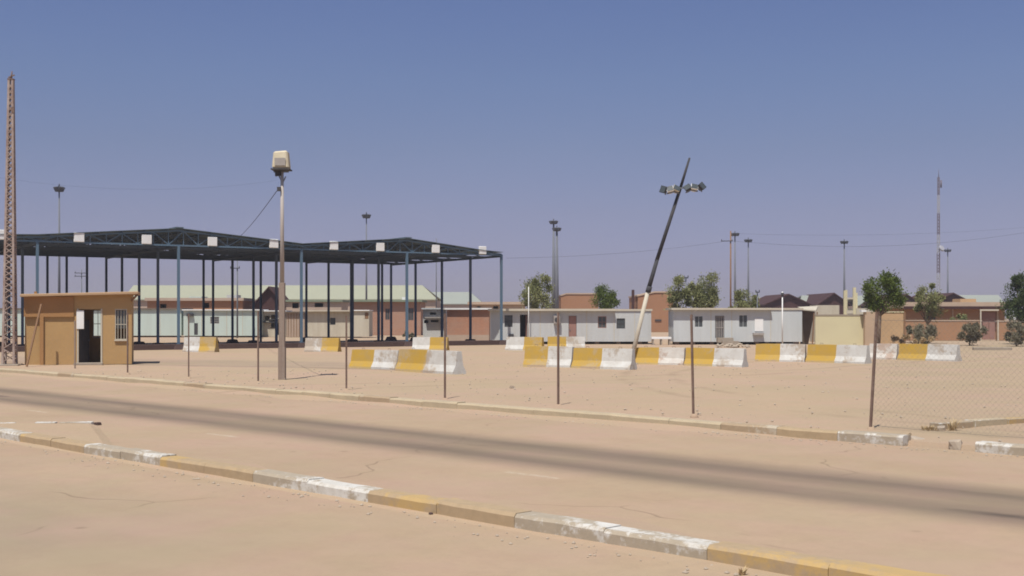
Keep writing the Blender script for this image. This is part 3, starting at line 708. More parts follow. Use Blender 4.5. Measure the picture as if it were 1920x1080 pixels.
# extra slim back columns
for px in (87, 123, 161, 379, 486, 655, 713):
    yy = DEP; th_ = math.atan2(17.04, 27.33); c_, s_ = math.cos(th_), math.sin(th_); k = (px-CX)/F
    # find local x on the back row whose world point lies in that direction
    lxx = (k*(cr[1]+yy*c_) - (cr[0]-yy*s_))/(c_-k*s_)
    if -40 < lxx < 0: dup(colb, (lxx, yy-.35, 0), 0, parent=can)
MB().box(-40.8, .4, -.3, -.02, -.05, .32).build("base_strip", M['footing'], can, bevel=.02)  # dark strip added along the front footings to thicken the roof's shade band
mb = MB()                      # corrugated sheets
y0, y1, th = -.25, DEP+.25, .03
for (a, za), (b, zb) in zip(TP, TP[1:]):
    mb.hexa([(a,y0,HB+za+.13),(b,y0,HB+zb+.13),(b,y1,HB+zb+.13),(a,y1,HB+za+.13),(a,y0,HB+za+.13+th),(b,y0,HB+zb+.13+th),(b,y1,HB+zb+.13+th),(a,y1,HB+za+.13+th)])
mb.build("roof_sheet", M['roofsheet'], can)
mb = MB(); mb.prism([(-40.5, HB+.06)] + [(0, HB+.06)] + [(a, HB+za+.06) for a, za in TP[::-1] if a > -40.55] + [(-40.5, HB+.16)], DEP+.08, DEP+.11)
mb.build("back_cladding", M['roofsheet'], can)
for x in (-23.76, -7.71): MB().box(x-.25, x+.25, -.27, DEP+.27, HB+topz(x)+.16, HB+topz(x)+.22).build("ridge_cap", M['roofsheet'], can)
sgn = None
for k, (i, f) in enumerate([(0,1/4.6),(0,3/4.2),(1,.27),(1,.71),(2,.24),(2,.74),(3,.24),(3,.72),(4,.25),(4,.72)]):
    x = PF[i] + (PF[i+1]-PF[i])*f
    if sgn is None:
        mb = MB(); mb.box(-.29,.29,-.16,-.10,-.27,.27); mb.box(-.31,.31,-.10,-.07,-.29,.29)
        sgn = mb.build("white_panel", M['white'], can, (x, -.05, HB+.36), bevel=.01)
    else: dup(sgn, (x, -.05, HB+.36), 0, parent=can)

# ------------------------------------------------------------------ booth
Yb = 53.0; bx = X(46, Yb)
bo = thing("guard_booth", "small tan plastered guard booth with flat roof and open dark doorway", "booth", (bx, Yb, 0), R(15))
bo.scale = (.962, 1, 1)
def lx(px): return X(px, Yb)-bx
def lz(py): return Z(py, Yb)
BW, BD = lx(246), 2.3
zt0, zt1 = lz(556), lz(550)
mb = MB(); hs = [(lx(146), lx(187), .02, lz(580)), (lx(214), lx(237), lz(638), lz(579))]
mb.wall(lx(137), BW, 0, lz(557), 0, .15, hs)
mb.wall(lx(80), lx(137), 0, lz(557), .03, .15)                   # set back panel
mb.box(0, lx(80), .1, .2, 0, lz(557))                           # porch back wall
mb.box(0, .12, .2, BD, 0, lz(557))
mb.box(BW-.15, BW, .15, BD, 0, lz(557))
mb.wall(.12, BW-.15, 0, lz(557), BD-.15, BD, [(lx(166), lx(196), lz(636), lz(580))])
mb.build("wall", M['booth'], bo)
e_ = BW; k_ = (zt1-zt0)/(lx(259)+.15)
mb = MB(); mb.prism([(0, lz(557)+.001), (BW, lz(557)+.001), (BW, zt0-.022+k_*(BW+.15)), (0, zt0-.022+k_*.15)], .0, BD); mb.build("parapet", M['booth'], bo)
mb = MB(); mb.box(-.02, lx(137)-.003, -.06, -.003, lz(594), lz(556)); mb.build("fascia", M['booth_dark'], bo)
mb = MB(); mb.box(lx(74), lx(81), -.06, .02, 0, lz(594)-.003); mb.build("porch_post", M['booth_dark'], bo)
mb = MB()
e = lx(259)
mb.hexa([(-.15,-.36,zt0-.02),(e,-.36,zt1-.02),(e,BD+.3,zt1-.02),(-.15,BD+.3,zt0-.02),(-.15,-.36,zt0+.1),(e,-.36,zt1+.1),(e,BD+.3,zt1+.1),(-.15,BD+.3,zt0+.1)])
mb.build("roof", M['booth_roof'], bo, bevel=.02)
mb = MB(); mb.tube((BW-.03,.05,zt1-.33),(lx(257),-.2,zt1-.03),.05); mb.build("eave_bracket", M['wood'], bo)
# door: frame, white upper leaf swung against the opening, jamb
mb = MB(); a, b, c = lx(144.5), lx(188.5), lz(578.5)
MB().box(a-.04, a+.03, -.03, .1, 0, c).build("door_jamb", M['cabin_beige'], bo); MB().box(b-.03, b+.04, -.03, .1, 0, c).build("door_jamb", M['cabin_beige'], bo)
mb = MB(); mb.box(lx(142), lx(156), -.07, -.035, lz(617), lz(582)); mb.build("notice_board", M['white'], bo, bevel=.008)
mb = MB(); Mx = Matrix.Translation((a+.06, .12, 0)) @ Matrix.Rotation(R(62), 4, 'Z')
mb.box(0, .8, 0, .04, .03, lz(600), Mx); dl = mb.build("door", M['dark'], bo)
mb = MB(); mb.box(.72, .76, -.05, 0, 1.0, 1.08, Mx); mb.build("handle", M['mast'], dl)
def window(par, x0, x1, z0, z1, y, framemat, bars=2, glass=True, cross=1, w=.04, nm="window"):
    mb = MB(); mb.box(x0, x0+w, y-.03, y+.03, z0, z1); mb.box(x1-w, x1, y-.03, y+.03, z0, z1)
    mb.box(x0+w, x1-w, y-.03, y+.03, z1-w, z1); mb.box(x0+w, x1-w, y-.03, y+.03, z0, z0+w)
    for k in range(bars):
        x = x0+(x1-x0)*(k+1)/(bars+1); mb.box(x-.012, x+.012, y-.02, y+.01, z0+w, z1-w)
    for k in range(cross):
        z = z0+(z1-z0)*(k+1)/(cross+1); mb.box(x0+w, x1-w, y-.026, y-.018, z-.015, z+.015)
    f = mb.build(nm, framemat, par)
    if glass:
        mb = MB(); mb.box(x0+w, x1-w, y+.015, y+.022, z0+w, z1-w); mb.build("pane", M['glass'], f)
    return f
wf = window(bo, lx(214), lx(237), lz(638), lz(579), .04, M['cabin_beige'], 3, False, 1)
mb = MB(); mb.box(lx(214)+.04, lx(237)-.04, .06, .067, lz(616), lz(582)); mb.build("pane", M['glass'], wf)
mb = MB(); mb.box(lx(213), lx(238), -.08, -.003, lz(638)-.05, lz(638)); mb.build("sill", M['cream_roof'], wf)
window(bo, lx(166), lx(196), lz(636), lz(580), BD-.08, M['cabin_beige'], 2, False, 1)
mb = MB(); mb.box(lx(137)+.02, lx(192), -.5, -.03, -.05, .08); mb.build("step", M['conc'], bo, bevel=.015)
mb = MB(); mb.box(lx(64), lx(69), -.1, .0, zt0+.1, zt0+.22); mb.build("roof_block", M['booth_dark'], bo)
mb = MB(); Y2 = GY(687); mb.bar((0,0,0), (X(62,Y2)-X(50,Y2), .9, Z(570,Y2)), .07, .07)
o = mb.build("leaning_plank", M['wood'], loc=(X(50,Y2), Y2, 0)); tag(o, "brown wooden pole leaning against the left side of the tan booth", "plank")
mb = MB(); Y2 = GY(690)
mb.box(0,.05,0,.05,-.1,1.9); o = mb.build("thin_post", M['polegrey'], loc=(X(139,Y2), Y2, 0)); tag(o, "thin pale upright post standing left of the booth doorway", "post")

# ------------------------------------------------------------------ cabins and buildings
class Bld:
    """building with its front wall facing the camera; px/py are turned into metres at its own distance"""
    def __init__(s, name, label, cat, xl, xr, Y, depth, group=None, zb=0):
        s.Y, s.x0, s.D, s.W = Y, X(xl, Y), depth, X(xr, Y)-X(xl, Y)
        s.root = thing(name, label, cat, (s.x0, Y, zb), 0, group)
    def x(s, px): return X(px, s.Y)-s.x0
    def z(s, py): return Z(py, s.Y)
    def shell(s, mat, ytop, holes=(), zb=0.0, t=.1, back=True):
        zt = s.z(ytop); H = [(s.x(a), s.x(b), max(zb+.01, s.z(d)) if d else zb+.01, s.z(c)) for a, b, c, d in holes]
        mb = MB(); mb.wall(0, s.W, zb, zt, 0, t, H)
        mb.box(0, t, t, s.D, zb, zt); mb.box(s.W-t, s.W, t, s.D, zb, zt); mb.box(t, s.W-t, s.D-t, s.D, zb, zt)
        if zb > .05: mb.box(t, s.W-t, t, s.D-t, zb, zb+.05)
        s.zt = zt; s.zb = zb
        return mb.build("wall", mat, s.root)
    def roof(s, mat, th=.1, front=.3, side=.08, ytop=None, x0=None, x1=None, name="roof"):
        a = -side if x0 is None else s.x(x0); b = s.W+side if x1 is None else s.x(x1)
        mb = MB(); mb.box(a, b, -front, s.D+.1, s.zt+.002, s.zt+th); return mb.build(name, mat, s.root)
    def win(s, a, b, c, d, mat=None, bars=1, cross=0, nm="window"):
        return window(s.root, s.x(a), s.x(b), s.z(d), s.z(c), .05, mat or M['cabin_beige'], bars, True, cross, .05, nm)
    def part(s, name, mat, x0, x1, y0, y1, ztop, zbot, par=None, bevel=0):
        mb = MB(); mb.box(s.x(x0), s.x(x1), y0, y1, s.z(zbot) if zbot else 0, s.z(ztop)); return mb.build(name, mat, par or s.root, bevel=bevel)

YA = 92.3
# grey cabin: three joined sections under one roof edge
A = Bld("site_cabin", "long low pale grey site cabin with cream roof edge, behind the middle barriers", "cabin", 919, 1221, YA, 3.0, "portable site cabins")
A.shell(M['cabin'], 583, [(946,961,591,613), (975,989,590,632), (1066,1081,592,633), (1121,1137,593,615), (1156,1172,597,616)], zb=.18)
A.roof(M['cream_roof'], .16, .42, .15, x1=1152); A.part("roof", M['cream_roof'], 1152.3, 1223, -.08, 3.1, 579.5, 583)
A.win(946,961,591,613,M['dark'],1,1); A.win(1121,1137,593,615,M['doorred'],1,1); A.win(1156,1172,597,616,M['dark'],1,1)
dr = A.part("door", M['doorred'], 1066.6, 1080.4, .03, .07, 592.6, 640); mb = MB(); mb.box(A.x(1068), A.x(1069.5), -.02, .03, 1.0, 1.1); mb.build("handle", M['mast'], dr)
mb = MB(); w = A.x(989)-A.x(975); Mx = Matrix.Translation((A.x(989)-.04, .08, 0)) @ Matrix.Rotation(R(100), 4, 'Z')
mb.box(0, w*.95, 0, .04, .2, A.z(591), Mx); mb.build("door", M['doorred'], A.root)
for sx_ in (990.5, 1013, 1100, 1151.5, 1190): A.part("panel_joint", M['cabin_beige'], sx_-.6, sx_+.6, -.015, -.001, 584, 641)
ac = A.part("air_conditioner", M['ac'], 1038, 1050, -.4, -.003, 592, 607, bevel=.02)
mb = MB(); mb.tube((A.x(1044),-.41,A.z(599.5)),(A.x(1044),-.43,A.z(599.5)),.18,.18,12); mb.build("grille", M['dark'], ac)
A.part("vent_box", M['dark'], 955, 963, -.12, -.003, 626, 632)
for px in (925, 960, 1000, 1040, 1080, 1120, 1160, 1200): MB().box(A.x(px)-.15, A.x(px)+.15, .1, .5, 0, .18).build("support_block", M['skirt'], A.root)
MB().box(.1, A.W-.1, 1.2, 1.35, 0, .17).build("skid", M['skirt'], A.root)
mb = MB(); mb.tube((A.x(991),-.46,0),(A.x(991),-.46,A.z(538)),.035,.03,8); mb.build("aerial_pole", M['white'], A.root)

Bc = Bld("site_cabin", "white site cabin with double window and grey framed doorway, left of the cream wall", "cabin", 1263, 1504, 90.5, 3.0, "portable site cabins")
Bc.shell(M['cabin_b'], 581, [(1302,1318.5,592,614), (1341,1358,592,634), (1385,1402,590,614)], zb=.2)
Bc.roof(M['cream_roof'], .14, .36, .2, x1=1445); Bc.part("roof", M['cream_roof'], 1445.3, 1506, -.06, 3.1, 577.5, 581)
Bc.win(1302,1318.5,592,614,M['cabin_b'],1,0); Bc.win(1385,1402,590,614,M['cabin_b'],1,0)
d = Bc.part("door", M['dark'], 1341.5, 1357.5, .05, .09, 592.6, 632)
mb = MB()
for k in range(5): px = 1342.5+k*3.3; mb.box(Bc.x(px), Bc.x(px)+.05, .02, .045, .4, Bc.z(593))
for zz in (.45, 1.2, 2.0): mb.box(Bc.x(1342), Bc.x(1357), .005, .022, zz, zz+.05)
mb.build("grille", M['ac'], d)
Bc.part("step", M['conc'], 1343, 1372, -.7, -.01, 633, 642); Bc.part("step", M['conc'], 1350, 1380, -1.1, -.71, 639, 646)
Bc.part("shutter_panel", M['white'], 1415, 1431, -.04, -.003, 597, 621)
Bc.part("shelf", M['ac'], 1411, 1431, -.35, -.003, 624, 628)
for sx_ in (1297, 1333, 1372, 1445, 1466): Bc.part("panel_joint", M['cabin_beige'], sx_-.5, sx_+.5, -.012, -.001, 582, 640)
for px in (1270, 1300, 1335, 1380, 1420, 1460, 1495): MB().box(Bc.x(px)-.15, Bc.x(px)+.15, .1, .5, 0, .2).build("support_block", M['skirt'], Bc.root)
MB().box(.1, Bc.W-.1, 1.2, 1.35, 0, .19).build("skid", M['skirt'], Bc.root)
# roof lamp post in front of the white cabin
Yp = 88.0; t = thing("lamp_post", "slim white lamp post standing against the right part of the white cabin", "lamp post", (X(1467,Yp), Yp, 0))
mb = MB(); mb.tube((0,0,-.05),(0,0,Z(556,Yp)),.05,.04,10); mb.build("pole", M['white'], t)
mb = MB(); mb.tube((0,0,Z(556,Yp)),(0,0,Z(549,Yp)),.07,.11,10); mb.build("lamp_head", M['dark'], t)
mb = MB(); mb.bm.free(); mb = MB(); mb.tube((0,0,Z(549,Yp)),(0,0,Z(547,Yp)),.12,.04,10); mb.build("lamp_cap", M['white'], t)
# rubble heap by the white cabin steps
Yr = GY(651)
t = MB(); r = random.Random(4)
for i in range(60): rock(t, (r.gauss(0,.55), r.gauss(0,.3), abs(r.gauss(0,.1))), r.uniform(.06,.17), r)
tag(t.build("rubble_heap", M['stone'], loc=(X(1375,Yr), Yr, .02)), "low heap of brown rubble before the white cabin doorway", "rubble", kind=None)
# white bench slab between the cabins
Yq = 90.0; t = thing("bench_slab", "low white slab on short legs between the grey cabin and the white cabin", "bench", (X(1222,Yq), Yq, 0))
wq = X(1259,Yq)-X(1222,Yq)
mb = MB(); mb.box(0, wq, 0, .7, Z(636,Yq), Z(632,Yq)); mb.build("slab", M['white'], t, bevel=.01)
for q in (.08, .5, .92):
    mb = MB(); mb.box(wq*q-.05, wq*q+.05, .05, .65, -.02, Z(636,Yq)-.003); mb.build("leg", M['conc'], t)
# dark awning gap right of the white cabin
Yd = 91.5; t = thing("canvas_shelter", "sagging brown canvas shelter between white cabin and cream wall", "shelter", (X(1506,Yd), Yd, 0))
def q_(px): return X(px,Yd)-X(1506,Yd)
mb = MB(); mb.hexa([(q_(1506),.9,0),(q_(1521),.9,0),(q_(1521),.97,0),(q_(1506),.97,0),(q_(1506),.5,Z(583,Yd)),(q_(1531),.5,Z(581,Yd)),(q_(1531),.57,Z(581,Yd)),(q_(1506),.57,Z(583,Yd))])
mb.build("canvas", M['tarp'], t)
mb = MB(); mb.hexa([(q_(1504),-.3,Z(582,Yd)),(q_(1528),-.3,Z(584,Yd)),(q_(1545),1.8,Z(576,Yd)),(q_(1506),1.8,Z(577,Yd)),(q_(1504),-.3,Z(580,Yd)),(q_(1528),-.3,Z(582,Yd)),(q_(1545),1.8,Z(573.5,Yd)),(q_(1506),1.8,Z(575,Yd))])
mb.build("roof", M['cream_roof'], t)
for px in (1522, 1528):
    mb = MB(); mb.bar((q_(px),-.2,0),(q_(px)+.12,-.2,Z(585,Yd)),.08); mb.build("post", M['wood'], t)

# cream compound wall
Cw = Bld("compound_wall", "cream yellow compound wall right of the white cabin", "wall", 1529, 1621, 88.5, .25)
Cw.part("panel", M['wallcream'], 1529, 1621, 0, .25, 592, None); Cw.part("coping", M['conc'], 1528, 1621.6, -.03, .28, 589.5, 592)
Cp = Bld("compound_wall", "narrow pinkish wall pier with white cap between the cream wall and the green tree", "wall", 1622, 1643, 88.0, .45)
Cp.part("pier", M['wallpink'], 1622, 1643, 0, .45, 585, None); Cp.part("coping", M['white'], 1615, 1624, -.04, .49, 581, 585)
Ct = Bld("compound_wall", "tan wall with dark right edge just right of the green tree trunk", "wall", 1650, 1694, 90, .5)
Ct.part("panel", M['walltan'], 1650, 1694, 0, .5, 586, None)
Ct.part("drain_pipe", M['wood'], 1694.3, 1697.5, -.05, .12, 585, None)
Ct.part("coping", M['wallcream'], 1649, 1695, -.04, .54, 584, 586)

# ruined frame with pillars behind the cream wall
Yf = 99; t = thing("unfinished_frame", "unfinished cream concrete frame with tall bare pillars behind the cream wall", "building frame", (X(1583,Yf), Yf, 0))
def q_(px): return X(px,Yf)-X(1583,Yf)
for (a, b, yt, yy) in ((1582.5,1587,545,0),(1594,1598.5,543,1.5),(1600,1605,539,0),(1618,1621,548,2)):
    mb = MB(); mb.box(q_(a), q_(b), yy, yy+.2, 0, Z(yt,Yf)); mb.build("pillar", M['wallcream'], t)
for a, b in ((588,582),(561,558)): MB().box(q_(1587)+.003, q_(1600)-.003, .03, .17, Z(a,Yf), Z(b,Yf)).build("beam", M['cream_roof'], t)
MB().box(q_(1535), q_(1580), 1, 3, 0, Z(572,Yf)).build("wall", M['cabin_beige'], t); MB().box(q_(1606), q_(1640), .4, 3, 0, Z(578,Yf)).build("wall", M['cabin_beige'], t)

# terracotta building on the right with its yard wall
T = Bld("terracotta_building", "low terracotta building with pinkish flat roof and dark eave at the right", "building", 1690, 1884, 112, 8)
T.shell(M['terracotta'], 578, [(1735,1755,588,606),(1840,1868,585,622)])
T.roof(M['pinkroof'], .55, .9, .3); T.win(1735,1755,588,606,M['doorred'],2,0)
T.part("eave_board", M['tile'], 1688, 1886, -.95, -.903, 574.5, 579.5)
T.part("door", M['doorred'], 1840.5, 1867.5, .04, .08, 585.5, 640)
T.part("roof_block", M['walltan'], 1808, 1838, 1, 3, 560, 566.5)
for px in (1786, 1838, 1870): T.part("pilaster", M['pinkroof'], px-1, px+1.5, -.06, -.003, 579, None)
Yw = GY(638.5); Tw = Bld("yard_wall", "low pink plaster yard wall in front of the terracotta building", "wall", 1697, 1840, Yw, .25)
Tw.part("panel", M['terracotta'], 1697, 1840, 0, .25, 602, None); Tw.part("coping", M['pinkroof'], 1696, 1841, -.04, .29, 600, 602)
Tg = Bld("yard_wall", "right stretch of pink plaster yard wall beyond the brown gate", "wall", 1869, 1960, Yw, .25)
Tg.part("panel", M['terracotta'], 1869, 1960, 0, .25, 603, None); Tg.part("coping", M['pinkroof'], 1868, 1961, -.04, .29, 601, 603)
gt = Bld("yard_gate", "brown sheet gate with pale posts between the pink yard walls", "gate", 1841, 1868, Yw, .1)
gt.part("leaf", M['doorred'], 1843, 1854, .05, .09, 603, 637); gt.part("leaf", M['doorred'], 1855, 1866, .05, .09, 603, 637)
gt.part("post", M['cream_roof'], 1836.5, 1838.5, -.2, -.1, 583, None); gt.part("post", M['cream_roof'], 1868.7, 1871, -.2, -.1, 600, None)
gt.part("lintel", M['cream_roof'], 1836, 1871.2, -.2, -.1, 580, 582.8)
Yk = GY(656); wk = X(1898,Yk)-X(1826,Yk)
mb = MB(); mb.box(0, wk, 0, .3, -.05, .16); tag(mb.build("low_kerb", M['conc'], loc=(X(1826,Yk), Yk, 0), bevel=.02), "low concrete edging strip in front of the grey bushes on the right", "edging")
Wt = Bld("water_tank", "small white box tank on the yard wall behind the far right tree", "tank", 1899, 1916, Yw+1.2, 1.0)
Wt.part("tank_body", M['white'], 1899, 1916, 0, 1, 589, 601, bevel=.03); Wt.part("lid", M['white'], 1904, 1911, .3, .7, 587.5, 589)
Wt.part("stand", M['conc'], 1900, 1915, .05, .95, 601.3, None)

# prefab cabins seen through the canopy
Yc = 122
P1 = Bld("prefab_hut", "long pale green prefab hut seen behind the booth under the canopy", "hut", -40, 340, Yc, 4, "prefab huts behind the canopy")
P1.shell(M['cabin_green'], 580, [(100,118,592,610)], zb=.15); P1.roof(M['skirt'], .12, .2, .1); P1.win(100,118,592,610)
for px in (60,160,220,262,300): P1.part("panel_joint", M['cabin_beige'], px-.5, px+.5, -.012, -.001, 581, 628)
P1.part("skid", M['skirt'], -38, 338, .25, .4, 629.5, None)
P2 = Bld("prefab_hut", "white prefab hut with small square grille window behind the canopy columns", "hut", 344, 486, Yc-1, 4, "prefab huts behind the canopy")
P2.shell(M['cabin_green'], 582, [(364,371,606,628),(394,411,594,607)], zb=.15); P2.roof(M['white'], .1, .25, .1); P2.win(394,411,594,607,M['ac'],3,2)
P2.part("door", M['dark'], 364.3, 370.7, .04, .08, 606.4, 629); P2.part("vent_hood", M['dark'], 351, 363, -.3, -.003, 588, 593)
for px in (378, 425, 455): P2.part("panel_joint", M['cabin_beige'], px-.5, px+.5, -.012, -.001, 583, 628)
P2.part("skid", M['skirt'], 345, 484, .25, .4, 629.5, None)
P3 = Bld("storage_shed", "cluttered pale shed with open shelves behind the tall cream box pole", "shed", 490, 536, Yc+1, 3)
P3.shell(M['cabin_beige'], 584, [(496,506,592,602),(508,518,590,615),(520,531,605,628)], zb=0); P3.roof(M['white'], .1, .3, .1)
for k, (a, b, c_, d_) in enumerate(((494,520,603,605),(504,532,598,600))): P3.part("shelf", M['dark'], a, b, -.3, -.02, c_, d_)
P4 = Bld("storage_shed", "dark beige panelled shed right of the tall cream box pole", "shed", 537, 571, Yc, 3)
P4.shell(M['render_'], 586, [], zb=0); P4.roof(M['tarp'], .1, .3, .1)
for k in range(6): P4.part("batten", M['wood'], 540+k*5.2, 541+k*5.2, -.05, -.003, 588, 631)
P5 = Bld("prefab_hut", "beige prefab hut with overhanging eave and small square window beyond the canopy", "hut", 573, 659, Yc-2, 4, "prefab huts behind the canopy")
P5.shell(M['cabin_beige'], 584, [(619,629,596,609)], zb=.1); P5.roof(M['cream_roof'], .12, .5, .1); P5.win(619,629,596,609,M['dark'],1,0)
P6 = Bld("prefab_hut", "narrow beige hut with small dark hatch left of the pale brick house", "hut", 661, 692, Yc-3, 3, "prefab huts behind the canopy")
P6.shell(M['cabin_beige'], 583, [(684,691,586,598)], zb=.1); P6.roof(M['white'], .1, .2, .05); P6.part("hatch", M['wood'], 684.4, 690.6, .03, .07, 586.4, 597.6)
# brick houses
K1 = Bld("brick_house", "pale brick house with green eave and two tall windows behind the canopy", "house", 660, 789, 134, 7)
K1.shell(M['brick2'], 566, [(722,731,578,600),(765,776,577,601)]); K1.roof(M['green_eave'], .22, .5, .2); K1.win(722,731,578,600,M['doorred'],1,0); K1.win(765,776,577,601,M['doorred'],1,0)
K1.part("water_tank", M['white'], 753, 763, .5, 1.5, 557, 562)
K2 = Bld("brick_house", "low red brick shed with thin white roof slab left of the grey cabin", "shed", 838, 917, 104, 4)
K2.shell(M['brick'], 581, []); K2.roof(M['pinkroof'], .14, .22, .25); K2.part("base_strip", M['render_'], 838, 917, -.1, -.003, 628, None)
K2.part("fascia", M['white'], 834, 922, -.29, -.225, 577.5, 580.5)
K3 = Bld("white_stall", "white shack with dark shelves left of the red brick shed", "shack", 793, 836, 108, 3)
K3.shell(M['cabin'], 580, [(795,803,600,606),(806,818,586,590),(808,822,600,604)], zb=0); K3.roof(M['cabin_b'], .12, .4, .1); K3.part("awning", M['ac'], 797, 832, -.5, -.01, 594, 596.5)

# far hangars and halls
def gable(name, label, xl, xr, xp, yeave, yridge, Y, depth, wallm, roofm, cat="hall", base=None, ov=.4):
    b = Bld(name, label, cat, xl, xr, Y, depth)
    ze, zr = b.z(yeave), b.z(yridge); xp_ = b.x(xp)
    mb = MB(); mb.prism([(0,0),(b.W,0),(b.W,ze),(xp_,zr),(0,ze)], 0, depth); mb.build("wall", wallm, b.root)
    mb = MB()
    for (xa, za, xb, zb_) in ((-ov, ze-ov*(zr-ze)/max(.1,xp_), xp_, zr), (b.W+ov, ze-ov*(zr-ze)/max(.1,b.W-xp_), xp_, zr)):
        mb.hexa([(xa,-.5,za+.02),(xb,-.5,zb_+.02),(xb,depth+.3,zb_+.02),(xa,depth+.3,za+.02),(xa,-.5,za+.2),(xb,-.5,zb_+.2),(xb,depth+.3,zb_+.2),(xa,depth+.3,za+.2)])
    mb.build("roof", roofm, b.root); return b
def longroof(name, label, xl, xr, xe0, xe1, ytop, yeave, Y, wallm, roofm, cat="hangar"):
    """hall seen along its side: wide roof slope towards the camera"""
    b = Bld(name, label, cat, xl, xr, Y, 14); zt, ze = b.z(ytop)*1.0, b.z(yeave)
    mb = MB(); mb.box(0, b.W, 0, 14, 0, ze); mb.build("wall", wallm, b.root)
    Yt = 7; zt = EYE + (HY-ytop)/F*(Y+Yt); k = (Y+Yt)/Y
    a0, a1 = X(xe0, Y+Yt)-b.x0, X(xe1, Y+Yt)-b.x0
    mb = MB(); mb.hexa([(-.3,-.5,ze+.01),(b.W+.3,-.5,ze+.01),(a1,Yt,zt),(a0,Yt,zt),(-.3,-.5,ze+.2),(b.W+.3,-.5,ze+.2),(a1,Yt,zt+.2),(a0,Yt,zt+.2)])
    mb.hexa([(a0,Yt+.01,zt),(a1,Yt+.01,zt),(b.W+.3,14.5,ze+.01),(-.3,14.5,ze+.01),(a0,Yt+.01,zt+.2),(a1,Yt+.01,zt+.2),(b.W+.3,14.5,ze+.2),(-.3,14.5,ze+.2)])
    for q in range(1, 0):
        f = q/30; xa = -.3+(b.W+.6)*f; xb = a0+(a1-a0)*f
        mb.bar((xa,-.5,ze+.22),(xb,Yt,zt+.22),.12,.08)
    mb.build("roof", roofm, b.root); return b
longroof("hangar", "very long hangar with pale yellow green roof seen beyond the canopy", 235, 817, 250, 792, 537, 563, 215, M['render_'], M['hangar'])
longroof("hangar", "hazy paler hangar roof right of the long yellow green one", 790, 905, 800, 882, 549, 571, 300, M['render_'], M['hangar2'])
h3 = Bld("brick_row", "low reddish block row under the pale hangar, left of the maroon gabled house", "building", 276, 455, 150, 6)
h3.shell(M['orange'], 564, [(300,312,570,580),(380,392,568,578)]); h3.roof(M['render_'], .35, .4, .2)
h3.part("parapet", M['cabin_green'], 355, 378, -.1, 3, 556, 561.0); h3.part("tank", M['cabin'], 425, 445, -.05, 2, 553, 561)
gable("gabled_house", "maroon pointed roof house behind the tall cream box pole", 478, 530, 505, 570, 540, 150, 6, M['tile'], M['tile'], "house")
h5 = Bld("block_house", "low grey block building with dark window openings behind the beige hut", "building", 530, 640, 150, 6)
h5.shell(M['render_'], 566, [(548,560,568,578),(590,606,568,576)]); h5.roof(M['green_eave'], .25, .3, .2)
h6 = Bld("low_row", "low pink flat roofed row between the red brick shed and feathery olive tree", "building", 880, 985, 140, 6)
h6.shell(M['wallpink'], 571, [(895,901,574,580),(925,934,574,580)]); h6.roof(M['pinkroof'], .3, .3, .2)
def lean_hall(label, xl, xr, ytl, ytr, Y, xcut):
    b = Bld("block_hall", label, "hall", xl, xr, Y, 12)
    zl, zr = b.z(ytl), b.z(ytr); c = b.x(xcut)
    mb = MB(); mb.prism([(0,0),(b.W,0),(b.W,zr),(c,max(zl,zr)),(0,zl)], 0, 12); mb.build("wall", M['orange'], b.root)
    m_ = max(zl,zr); mb = MB(); mb.hexa([(c,-.1,m_+.01),(b.W,-.1,zr+.01),(b.W,12,zr+.01),(c,12,m_+.01),(c,-.1,m_+.2),(b.W,-.1,zr+.2),(b.W,12,zr+.2),(c,12,m_+.2)])
    mb.hexa([(-.1,-.1,zl+.01),(c-.003,-.1,m_+.01),(c-.003,12,m_+.01),(-.1,12,zl+.01),(-.1,-.1,zl+.2),(c-.003,-.1,m_+.2),(c-.003,12,m_+.2),(-.1,12,zl+.2)]); mb.build("roof", M['pinkroof'], b.root)
    return b
lean_hall("orange block hall rising behind the roof of the grey cabin", 1050, 1122, 556, 552, 185, 1062)
b_ = lean_hall("orange brown block hall between the two cabins left of the twin trees", 1196, 1262, 556, 549, 160, 1228)
b_.part("chimney", M['tile'], 1187, 1191, 1, 2, 543, None); b_.part("vent", M['dark'], 1228, 1240, -.1, -.003, 599, 602)
for (xl, xr, xp, yr, ye, dd, lab) in ((1436,1518,1478,553,571,30,"dark maroon gabled hall behind the roof of the white cabin"),
        (1536,1590,1563,551,570,30,"dark maroon gabled hall behind the unfinished cream frame"),
        (1672,1728,1698,553,571,30,"dark gabled hall right behind the green tree"),
        (1752,1816,1786,551,566,30,"dark gabled hall behind the terracotta building roof")):
    gable("gabled_hall", lab, xl, xr, xp, ye, yr, 205, 18, M['tile'], M['tile'])
longroof("hall_roof", "pale grey low roof linking the two dark gabled halls beyond the white cabin", 1500, 1560, 1503, 1556, 556, 573, 214, M['render_'], M['hangar2'], "hall")
longroof("hall_roof", "long pale grey low roof behind the terracotta building", 1716, 1880, 1722, 1872, 555, 571, 236, M['render_'], M['hangar2'], "hall")
longroof("hall_roof", "pale low roof glimpsed left of the green tree", 1600, 1680, 1604, 1676, 556, 574, 240, M['render_'], M['hangar2'], "hall")

